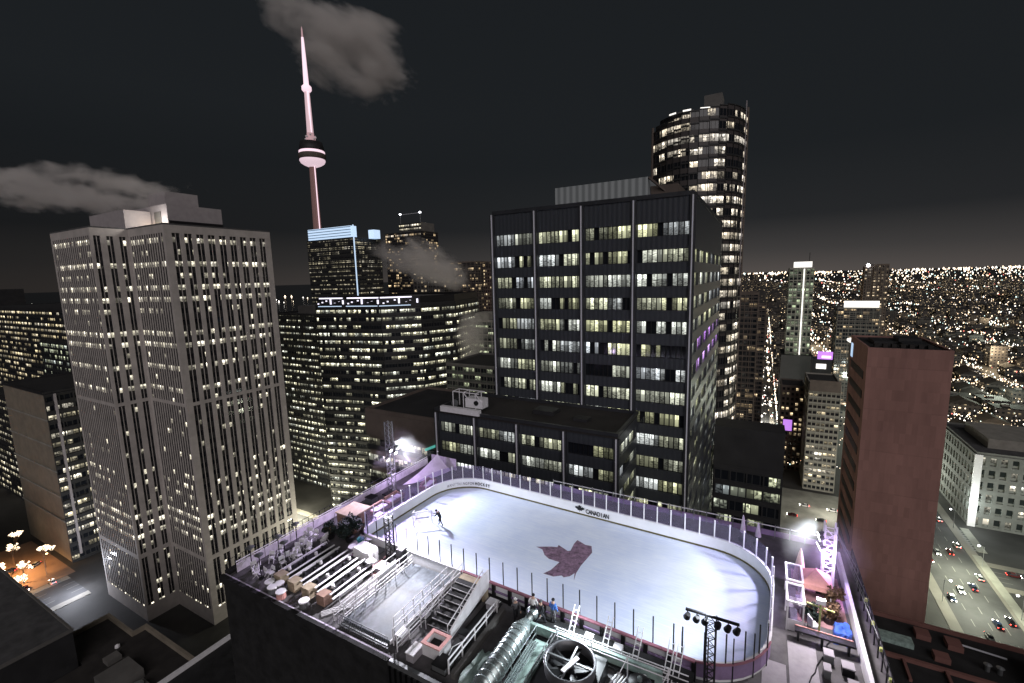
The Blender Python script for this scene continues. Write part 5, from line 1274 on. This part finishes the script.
root = thing('barrier_wall', 'white lit barrier along the right edge of the rink roof', 'barrier', (6.3, 35, ZR))
for k in range(8): B(6.2, 27.0+k*2.0, ZR, 6.42, 28.97+k*2.0, ZR+1.0).build('barrier_panel', 'white_paint', root)
railing('railing', 'dark railing outside the white barrier on the right roof edge', (7.2, 26), (7.2, 43), ZR, 1.5, 'dark_metal', 1.1, (1., .6), .045)
for k in range(4):
    tag(B(7.1, 29.6+k*2.4, ZR+1.05, 7.26, 29.78+k*2.4, ZR+1.25).build('junction_box', 'yellowgreen'), 'small yellow green box fixed on the dark right railing', 'box', 'boxes on the right railing')

# ================================================================== street life
def lit_tree(seed):
    q = random.Random(seed); root = local(thing('plaza_tree', 'leafless tree strung with warm lights on the orange plaza', 'tree', group='lit trees on the plaza'))
    MB().tube((0, 0, 0), (0, 0, 3.2), .22, 7, .14).build('trunk', 'rust', root)
    cr = MB(); li = MB()
    def grow(p, d, L, r, n):
        e = p+d*L; cr.tube(p, e, r, 5, r*.6)
        if n < 2:
            for t in (.6, 1.): c = p+d*(L*t); li.lathe((c.x, c.y, c.z), [(.03, -.12), (.09, 0), (.03, .12)], 4)
        if n == 0: return
        for _ in range(3):
            dd = (d+Vector((q.gauss(0, .45), q.gauss(0, .45), q.uniform(.05, .5)))).normalized(); grow(e, dd, L*.68, r*.6, n-1)
    for _ in range(4): grow(Vector((0, 0, 1.4+2.4*q.random())), Vector((q.gauss(0, .35), q.gauss(0, .35), 1.)).normalized(), 2.4, .09, 3)
    c = cr.build('crown', 'rust', root); li.build('fairy_lights', 'fairy', c); return root
t0_, t1_ = lit_tree(1), lit_tree(2)
for i, (x, y) in enumerate(((-268, 34), (-271, 44), (-276, 55), (-283, 64), (-288, 52), (-294, 42), (-300, 58), (-308, 47), (-279, 38), (-291, 30), (-263, 52), (-312, 62))):
    o = (t0_, t1_)[i] if i < 2 else copy_tree((t0_, t1_)[i % 2]); o.location = (x, y, .06); o.rotation_euler = (0, 0, i*1.7); s_ = .85+.1*(i % 4); o.scale = (s_, s_, s_)
def street_lamp(kind):
    root = local(thing('street_lamp', 'street lamp', 'street lamp', group='street lamps'))
    MB().lathe((0, 0, 0), [(.16, 0), (.1, .6), (.06, 8.8)], 8).build('pole', 'grey_metal', root)
    MB().beam((0, 0, 8.7), (1.6, 0, 9.1), .1).build('arm', 'grey_metal', root)
    h = MB().lathe((1.7, 0, 9.0), [(.2, -.25), (.42, -.1), (.42, .12), (.15, .25)], 8).build('lamp_head', kind, root)
    return root
lampw = street_lamp('lamp_white'); lampw['label'] = 'lit street lamp with white head on the right street'
lampo = street_lamp('lamp_orange'); lampo['label'] = 'lit street lamp with orange head by the plaza'
for i in range(14):
    o = lampw if i == 0 else copy_tree(lampw)
    y = 215+i//2*34; o.location = (64.5 if i % 2 else 85.8, y, .14); o.rotation_euler = (0, 0, 0 if i % 2 else math.pi)
for i, (x, y) in enumerate(((-300, 30), (-283, 45), (-275, 62), (-300, 58), (-268, 40))):
    o = lampo if i == 0 else copy_tree(lampo); o.location = (x, y, .1); o.rotation_euler = (0, 0, i*1.1)
CARC = [('white', (.7, .7, .7)), ('silver', (.4, .41, .43)), ('black', (.015, .015, .018)), ('red', (.12, .02, .02)), ('blue', (.02, .035, .08))]
for n_, c in CARC: M_['car_'+n_] = mat('car_paint_'+n_, c, .25, .2, .6)
M_['car_glass'] = mat('car_glass', (.01, .012, .014), .08); M_['tyre'] = mat('tyre_rubber', (.012, .012, .012), .8); M_['head_light'] = mat('head_light', (1, 1, 1), emit=(1, .96, .85), es=30.); M_['tail_light'] = mat('tail_light', (.6, .02, .02), emit=(1, .06, .04), es=14.)
def car(colour):
    root = local(thing('car', colour+' car', 'car', group='cars on the lit streets'))
    b = MB(); sec = [(-2.15, .55, .72, .80), (-2.0, .35, .86, .88), (-.9, .3, .92, .9), (.9, .3, .9, .9), (2.0, .33, .74, .86), (2.2, .5, .62, .78)]
    for y, z0, z1, hw in sec: b.add([(-hw, y, z0), (hw, y, z0), (hw*.96, y, z1), (-hw*.96, y, z1)])
    for i in range(len(sec)-1):
        for j in range(4): b.face((i*4+j, i*4+(j+1) % 4, i*4+4+(j+1) % 4, i*4+4+j))
    b.face((3, 2, 1, 0)); b.face((20, 21, 22, 23)); b.build('body', 'car_'+colour, root)
    c = MB(); k = c.add([(-.78, -1.75, .9), (.78, -1.75, .9), (.78, 1.05, .9), (-.78, 1.05, .9), (-.6, -1.1, 1.42), (.6, -1.1, 1.42), (.6, .35, 1.42), (-.6, .35, 1.42)])
    for f in ((0, 1, 5, 4), (1, 2, 6, 5), (2, 3, 7, 6), (3, 0, 4, 7)): c.face([k+i for i in f])
    c.build('windows', 'car_glass', root)
    B(-.58, -1.08, 1.421, .58, .33, 1.46).build('roof', 'car_'+colour, root)
    for sx in (-1, 1):
        for y in (-1.3, 1.35):
            w = MB().tube((sx*.7, y, .33), (sx*.9, y, .33), .33, 12).build('wheel', 'tyre', root)
        B(sx*.62-.18, 2.16, .5, sx*.62+.18, 2.27, .68).build('headlight', 'head_light', root)
        B(sx*.64-.16, -2.22, .6, sx*.64+.16, -2.12, .74).build('tail_light', 'tail_light', root)
    return root
protos = {n_: car(n_) for n_, _ in CARC}; used = set()
spots = []
for i in range(40):
    lane = i % 4; x = (68.2, 72.6, 77.4, 81.8)[lane]; spots.append((x, 192+i*6.6+rnd.uniform(-3, 3), math.pi if lane < 2 else 0))
for i in range(8): spots.append((95+i*9+rnd.uniform(-2, 2), 240 if i % 2 else 246, math.pi/2 if i % 2 else -math.pi/2))
for i in range(9): spots.append((-312+i*6+rnd.uniform(-1, 1), 34+(i*7) % 29, rnd.uniform(0, 6)))
for i in range(6): spots.append((18+i*6.2, 262+(i % 2)*14, math.pi/2))
for i in range(9): spots.append((-230+i*14+rnd.uniform(-2, 2), 137.5 if i % 2 else 144.5, math.pi/2*(1 if i % 2 else -1)))
for i in range(14): spots.append((1.5 if i % 2 else 5.6, 350+i*17, 0 if i % 2 else math.pi))
for i, (x, y, a) in enumerate(spots):
    n_ = CARC[(i*7+i//3) % 5][0]; o = protos[n_]
    if n_ in used: o = copy_tree(o)
    used.add(n_); o.location = (x, y, .08); o.rotation_euler = (0, 0, a); o['label'] = n_+' car with lights on, among the cars on the lit streets'
for n_ in protos:
    if n_ not in used: D.objects.remove(protos[n_])

# ================================================================== the city towards the horizon
fw0 = Vector((-math.sin(R(29)), math.cos(R(29)), 0)); rt0 = Vector((math.cos(R(29)), math.sin(R(29)), 0))
def inview(x, y, m=0.):
    f = x*fw0.x+y*fw0.y; r = x*rt0.x+y*rt0.y
    return f > 0 and abs(r) < f*1.13*(1+m)
keep = [(20-12, 480, 50, 560), (50, 470, 95, 520), (25, 290, 100, 345), (88, 280, 155, 350), (62, 0, 88, 1400), (-4, 330, 11, 1000), (30, 380, 52, 405), (8, 320, 28, 350), (130, 890, 175, 920), (-20, 285, 4, 395), (10, 244, 62, 298), (88, 232, 420, 254), (86, 180, 93, 290)]
def clear(x0, y0, x1, y1): return not any(x0 < c and x1 > a and y0 < d and y1 > b for a, b, c, d in keep)
HL = [mat('house_wall_'+n_, c, .85, noise=.2, nscale=.3) for n_, c in (('brown', (.085, .06, .05)), ('grey', (.075, .075, .075)), ('red', (.11, .055, .045)), ('pale', (.17, .16, .14)))]
M_['w_house'] = winmat('low_building_windows', wall=(.05, .045, .042), fh=3.6, cw=3.2, v0=.3, v1=.72, mu=.26, p=.22, fvar=.3, full=.0, st=2.4, group=1, warm=(1, .74, .42, 1), cool=(.9, 1, .95, 1), lo=.4)
near = []; far = MB()
q = random.Random(5); cnt = 0
gx = -60
cells = []
yy = 300
while yy < 5200:
    d = 26 if yy < 1500 else 60
    xx = -int(yy*.05)//d*d - 40
    while xx < yy*.42+40:
        cells.append((xx, yy, d)); xx += d
    yy += d
cells.sort(key=lambda c: c[1])
placed = []
for xx, yy, d in cells:
    if (xx % 104 < 16 and xx > 95) or (yy % 156 < 18): continue
    if q.random() < .25: continue
    w, l = d*q.uniform(.5, .85), d*q.uniform(.5, .85); x0, y0 = xx+q.uniform(0, d-w), yy+q.uniform(0, d-l)
    if xx < 62 and yy < 900 and xx > -4: pass
    h = q.choice((6, 7, 8, 9, 9, 10, 12, 15)) if xx > 60 else q.choice((10, 14, 18, 24, 30, 38))
    if q.random() < .02: h *= 3
    if yy > 1500: h *= q.uniform(.8, 1.6)
    if not clear(x0, y0, x0+w, y0+l): continue
    if xx < -4 and yy < 420: continue
    if not inview(x0+w/2, y0, .03): continue
    placed.append((x0, y0, w, l, h))
LBL = 'low city building with scattered lit windows in the streets toward the horizon'
for i, (x0, y0, w, l, h) in enumerate(placed[:290]):
    root = thing('city_building', LBL, 'building', (x0+w/2, y0+l/2, 0), 'low buildings toward the horizon')
    m = HL[i % 4]
    B(x0+.2, y0+.2, 0, x0+w-.2, y0+l-.2, h-.2).build('walls', m, root)
    curtain(root, (x0, y0), (x0+w, y0), 0, h, 'w_house')
    curtain(root, (x0, y0+l), (x0, y0), 0, h, 'w_house')
    if i % 3 or h > 12:
        B(x0-.2, y0-.2, h, x0+w+.2, y0+l+.2, h+.5).build('roof', 'dark_roof', root)
        B(x0+w*.3, y0+l*.4, h+.501, x0+w*.55, y0+l*.65, h+2.2).build('roof_plant', 'grey_wall', root)
    else:
        mb = MB(); k = mb.add([(x0-.4, y0-.4, h), (x0+w+.4, y0-.4, h), (x0+w+.4, y0+l+.4, h), (x0-.4, y0+l+.4, h), (x0+w*.5, y0-.4, h+w*.22), (x0+w*.5, y0+l+.4, h+w*.22)])
        for f in ((0, 1, 4), (1, 2, 5, 4), (2, 3, 5), (3, 0, 4, 5), (3, 2, 1, 0)): mb.face([k+j for j in f])
        mb.build('roof', 'roof_brown', root)
for x0, y0, w, l, h in placed[290:]:
    k = len(far.v); far.box(x0, y0, 0, x0+w, y0+l, h)
    for j in range(6): far.uv[-1-j] = None
    # wall uv for the street facing wall and the left wall
    a = len(far.uv)-6; far.uv[a+2] = ((0, 0), (w, 0), (w, h), (0, h)); far.uv[a+5] = ((0, 0), (l, 0), (l, h), (0, h))
tag(far.build('distant_city', 'w_house'), kind='stuff')

# lamps and lit signs far off: past counting, one object
LAMPS = [('warm', (1., .80, .58), 3.0), ('amber', (1., .68, .42), 2.6), ('white', (1., .94, .86), 3.2), ('cool', (.74, 1., .95), 2.6), ('red', (1., .25, .2), 2.)]
LM = [mat('far_lamp_'+n_, c, emit=c, es=s*1.1) for n_, c, s in LAMPS]
def lights(n, dist, zfun, size, name, seed, weights=(42, 14, 28, 12, 4)):
    q = random.Random(seed); mb = MB()
    for _ in range(n):
        x, y = dist(q)
        f = x*fw0.x+y*fw0.y
        if f < 150: continue
        s = size*f/455*q.choice((q.uniform(.45, 1.1), q.uniform(.7, 1.7))); z = zfun(q, f); m = q.choices(range(5), weights)[0]
        hh = s*q.uniform(1.2, 2.1)
        k = mb.add([(x-s/2, y, z), (x, y-s/2, z), (x+s/2, y, z), (x, y+s/2, z), (x, y, z-hh/2), (x, y, z+hh/2)])
        for i in range(4): mb.face((k+i, k+(i+1) % 4, k+5), None, m); mb.face((k+(i+1) % 4, k+i, k+4), None, m)
    return tag(mb.build(name, LM), kind='stuff')
def city(q):
    u = q.random(); dpx = 6+185*u**1.25
    f = H*455/dpx; t = q.uniform(.50, 1.16)      # right of the picture
    x, y = f*fw0.x+f*t*rt0.x, f*fw0.y+f*t*rt0.y
    s = q.random(); g_ = 104 if f < 1500 else 208 if f < 3000 else 520
    if s < .46: x = round((x-8)/g_)*g_+8+q.choice((-6, 6))
    elif s < .72: y = round((y-9)/(g_*1.5))*g_*1.5+9
    if 60 < x < 120 and y < 345: x += 140
    if 26 < x < 52 and y < 240: x += 160
    return x, y
lights(6200, city, lambda q, f: q.uniform(4, 10)+(f/6000.)**2*12, .72, 'distant_street_lights', 3)
def horizon(q):
    f = q.uniform(9000, 16000); t = q.choice((q.uniform(.46, 1.16), q.uniform(.44, 1.16)))
    t += .01*math.sin(t*60); return f*fw0.x+f*t*rt0.x, f*fw0.y+f*t*rt0.y
lights(330, horizon, lambda q, f: q.gauss(52, 13), .95, 'horizon_lights', 4, (50, 15, 33, 2, 0))
def ave(q):
    y = 330+2400*q.random()**1.6; return (q.choice((66.5, 84.5, 75))+q.uniform(-1, 1), y) if q.random() < .45 else (q.choice((-2, 9, 3))+q.uniform(-1, 1), y+20)
lights(420, ave, lambda q, f: q.choice((1, 9, 9)), 1.3, 'avenue_lights', 6, (40, 10, 40, 6, 4))
def isl(q):
    f = q.uniform(2600, 4200); t = q.uniform(-1.16, -.36) if q.random() < .35 else q.uniform(-.54, -.36); return f*fw0.x+f*t*rt0.x, f*fw0.y+f*t*rt0.y
lights(46, isl, lambda q, f: q.uniform(5, 14), 1.1, 'island_lights', 7, (30, 10, 50, 10, 0))
def lowtown(q):
    f = q.uniform(430, 900); t = q.uniform(-.20, -.02); return f*fw0.x+f*t*rt0.x, f*fw0.y+f*t*rt0.y
lights(120, lowtown, lambda q, f: q.uniform(60, 120) if q.random() < .3 else q.uniform(8, 60), 1.1, 'downtown_lights', 8, (40, 10, 40, 5, 5))
isle = MB(); 
for k in range(14):
    f = 3600; t0, t1 = -1.3+k*.07, -1.3+(k+1)*.07
    a = fw0*f+rt0*f*t0; b = fw0*f+rt0*f*t1
    h = 6+5*math.sin(k*2.1); isle.prism([(a.x, a.y), (b.x, b.y), (b.x-60, b.y+120), (a.x-60, a.y+120)], 0, h)
tag(isle.build('islands', 'block'), kind='structure')

# ================================================================== steam
def steam(name, label, c, s, rz, dens, scale, seed, lo=.45, tilt=0., detail=4., warp=1.):
    m = D.materials.new('steam_'+name); m.use_nodes = True; nt = m.node_tree; nt.nodes.clear(); g = G(nt)
    out = nt.nodes.new('ShaderNodeOutputMaterial'); pv = nt.nodes.new('ShaderNodeVolumePrincipled')
    pv.inputs['Color'].default_value = (.95, .92, .90, 1); pv.inputs['Anisotropy'].default_value = .1
    tc = nt.nodes.new('ShaderNodeTexCoord'); sp = nt.nodes.new('ShaderNodeSeparateXYZ'); nt.links.new(tc.outputs['Object'], sp.inputs[0])
    # object space runs -1..1 ; density falls off to nothing at the shell and is broken up by noise
    nz = nt.nodes.new('ShaderNodeTexNoise'); nz.noise_dimensions = '4D'; nz.inputs['W'].default_value = seed; nz.inputs['Scale'].default_value = scale; nz.inputs['Detail'].default_value = detail; nz.inputs['Roughness'].default_value = .6; nz.inputs['Distortion'].default_value = .4
    mp = nt.nodes.new('ShaderNodeMapping'); mp.inputs['Scale'].default_value = (s[0]/s[2]*.5, s[1]/s[2]*.7, 1)
    nt.links.new(tc.outputs['Object'], mp.inputs[0]); nt.links.new(mp.outputs[0], nz.inputs['Vector'])
    M = g.m
    r2 = M('ADD', M('ADD', M('POWER', sp.outputs[0], 2.), M('POWER', sp.outputs[1], 2.)), M('POWER', sp.outputs[2], 2.))
    fall = M('MAXIMUM', M('SUBTRACT', 1., r2), 0.)
    d = M('MAXIMUM', M('SUBTRACT', nz.outputs['Fac'], M('SUBTRACT', lo+.32, M('MULTIPLY', M('POWER', fall, .8), .40))), 0.)
    nt.links.new(M('MULTIPLY', d, dens), pv.inputs['Density']); nt.links.new(pv.outputs[0], out.inputs['Volume'])
    mb = MB(); n = 20; k = 0; prof = [(math.sin(math.pi*i/10)*1., -math.cos(math.pi*i/10)) for i in range(11)]
    prof[0] = (.02, -1); prof[-1] = (.02, 1); mb.lathe((0, 0, 0), prof, n)
    o = mb.build(name, m); o.location = c; o.scale = s; o.rotation_euler = (0, tilt, rz)
    tag(o, label, 'steam', kind='stuff')
steam('steam_plume', 'large brownish steam cloud drifting right of the needle tower top', (-790, 728, 606), (200, 110, 108), R(29), .24, 1.9, 11., .395, R(24), 6.)
steam('steam_plume', 'grey steam streaming left from the granite tower roof', (-238, 78, 163.5), (56, 20, 12.), R(34), 1.5, 1.9, 14., .43, R(4), 6.)
steam('steam_plume', 'steam drifting in front of the slim tower with masts', (-216, 262, 137), (44, 18, 20), R(30), .7, 1.4, 4., .38, R(22))
steam('steam_plume', 'pale steam rising by the greenish office block', (-141, 203, 96), (14, 10, 19), R(29), .6, 1.4, 6., .38)

steam('lamp_mist', 'faint lit mist round the lamps of the tower by the outer fence', (-34.6, 36.2, ZR+5.2), (4.2, 4.2, 3.2), 0, .22, 1., 3., .42)  # haze volumes added to give the tower lamps a glow
steam('lamp_mist', 'faint violet lit mist round the white truss tower', (4.4, 38.2, ZR+3.2), (3.6, 4.2, 3.8), 0, .22, 1., 8., .42)
# ================================================================== light
W = D.worlds.new('World'); SC.world = W; W.use_nodes = True
nt = W.node_tree; bg = nt.nodes['Background']; g = G(nt)
tc = nt.nodes.new('ShaderNodeTexCoord'); sp = nt.nodes.new('ShaderNodeSeparateXYZ'); nt.links.new(tc.outputs['Generated'], sp.inputs[0])
rp = nt.nodes.new('ShaderNodeValToRGB'); e = rp.color_ramp.elements
for i, (p, c) in enumerate(((0., (.078, .068, .063)), (.04, (.046, .043, .042)), (.10, (.0185, .0195, .021)), (.22, (.0125, .0145, .0165)), (1., (.0092, .0112, .0135)))):
    x = e[i] if i < 2 else e.new(p); x.position = p; x.color = (*c, 1)
nt.links.new(g.m('MAXIMUM', sp.outputs[2], 0.), rp.inputs[0])
yy_ = g.m('MAXIMUM', sp.outputs[1], 0.); side = g.m('MULTIPLY_ADD', g.m('MULTIPLY', yy_, yy_), .8, .25)
hor = g.m('MINIMUM', g.m('MULTIPLY', g.m('MAXIMUM', sp.outputs[2], 0.), 3.2), 1.)
f = g.m('ADD', g.m('MULTIPLY', side, g.m('SUBTRACT', 1., hor)), hor)
nt.links.new(rp.outputs[0], bg.inputs['Color']); nt.links.new(f, bg.inputs['Strength'])

def lamp(kind, name, loc, energy, col, size=.3, aim=None, angle=None, blend=.4):
    l = D.lights.new(name, kind); l.energy = energy; l.color = col
    if kind == 'SUN': l.angle = size
    else: l.shadow_soft_size = size
    if angle: l.spot_size = R(angle); l.spot_blend = blend
    o = D.objects.new(name, l); COL.objects.link(o); o.location = loc
    if aim is not None: o.rotation_euler = (Vector(aim)-Vector(loc)).to_track_quat('-Z', 'Y').to_euler()
    return o
lamp('SUN', 'city_sky_glow', (60, -80, 200), 1.08, (1., .93, .93), R(50), (0, 0, 145))
WH = (.86, .92, 1.); LI = (.80, .66, 1.)
lamp('SPOT', 'rink_floodlight', (-35.2, 36.3, ZR+6.2), 15000, WH, .35, (-14, 33, ZR), 95, .8)
lamp('SPOT', 'rink_floodlight', (-35.2, 35.2, ZR+5.6), 11000, LI, .35, (-30, 24, ZR), 110, .8)
lamp('SPOT', 'rink_floodlight', (4.3, 38.4, ZR+5.2), 7500, WH, .35, (-10, 33, ZR), 95, .8)
lamp('SPOT', 'rink_floodlight', (-1.75, 25.3, ZR+5.4), 4500, WH, .35, (-11, 34, ZR), 120, .9)
lamp('POINT', 'violet_floodlight', (4.9, 37.9, ZR+3.2), 700, (.66, .46, 1.), .3)
lamp('POINT', 'violet_floodlight', (-35.0, 37.5, ZR+3.6), 700, (.74, .56, 1.), .3)
lamp('SPOT', 'deck_floodlight', (-27.3, 26.6, ZR+4.6), 8500, (.95, .92, 1.), .3, (-24, 22, ZR), 150, .7)
lamp('SPOT', 'deck_floodlight', (-9, 25.6, ZR+3.4), 2600, (.86, .95, 1.), .3, (-10, 22, ZR), 140, .7)
lamp('SPOT', 'deck_floodlight', (4.6, 33, ZR+4.4), 1700, (1., .92, .95), .3, (4, 32, ZR), 150, .7)
lamp('SPOT', 'plaza_lamp', (-283, 48, 12), 60000, (1., .52, .2), 1.5, (-283, 48, 0), 150, .5)
lamp('SPOT', 'plaza_lamp', (-302, 36, 12), 40000, (1., .55, .25), 1.5, (-302, 36, 0), 150, .5)
lamp('POINT', 'roof_floodlight', (-191, 83.5, 149.5), 2600, (1., .95, .88), 1.)
lamp('POINT', 'forecourt_lamp', (-247, 62, 9), 22000, (.85, .88, 1.), 1.5)
lamp('POINT', 'street_light', (-160, 124, 16), 26000, (1., .97, .75), 2.)
lamp('POINT', 'street_light', (-215, 141, 10), 70000, (1., .95, .72), 2.)
lamp('POINT', 'street_light', (74, 215, 12), 26000, (.96, 1., .78), 2.)
lamp('POINT', 'street_light', (76, 240, 12), 30000, (.96, 1., .74), 2.)
lamp('POINT', 'street_light', (76, 330, 12), 22000, (.95, 1., .86), 2.)
lamp('POINT', 'street_light', (118, 262, 14), 10000, (.9, 1., .92), 2.)
lamp('POINT', 'street_light', (34, 268, 10), 9000, (1., .95, .82), 2.)
lamp('POINT', 'street_light', (90.5, 284, 12), 7000, (.9, 1., .95), 1.)
lamp('POINT', 'street_light', (4, 420, 14), 60000, (1., .97, .85), 2.)
for k, (x, y) in enumerate(((75, 420), (75, 560), (150, 430), (190, 560), (250, 760), (120, 760), (320, 980), (180, 1050), (75, 900), (300, 560), (420, 1300), (240, 1400))):
    lamp('POINT', 'street_light', (x, y, 22), 50000+40*y, (1., .78, .5) if k % 3 else (.9, 1., .8), 3.)

# ================================================================== camera and render settings
cd = D.cameras.new('camera'); cd.sensor_width = 36; cd.lens = 16.0; cd.clip_end = 60000; cd.clip_start = .5
co = D.objects.new('camera', cd); COL.objects.link(co); SC.camera = co
P_, Ro = R(8.0), R(1.5); up = Vector((0, 0, 1))
fw = fw0*math.cos(P_)-up*math.sin(P_); u0 = up*math.cos(P_)+fw0*math.sin(P_)
rt = rt0*math.cos(Ro)-u0*math.sin(Ro); uu = u0*math.cos(Ro)+rt0*math.sin(Ro)
mw = Matrix.Identity(4)
for i in range(3): mw[i][0], mw[i][1], mw[i][2] = rt[i], uu[i], -fw[i]
mw.translation = (0, 0, H); co.matrix_world = mw
vs = SC.view_settings; vs.view_transform = 'Standard'; vs.look = 'None'; vs.exposure = 0; vs.gamma = 1
cy = SC.cycles; cy.use_denoising = True; cy.max_bounces = 5; cy.diffuse_bounces = 2; cy.glossy_bounces = 2; cy.transmission_bounces = 2; cy.transparent_max_bounces = 12
cy.volume_bounces = 3; cy.sample_clamp_indirect = 3.; cy.sample_clamp_direct = 0; cy.caustics_reflective = False; cy.caustics_refractive = False
cy.volume_step_rate = 2.; cy.volume_max_steps = 96
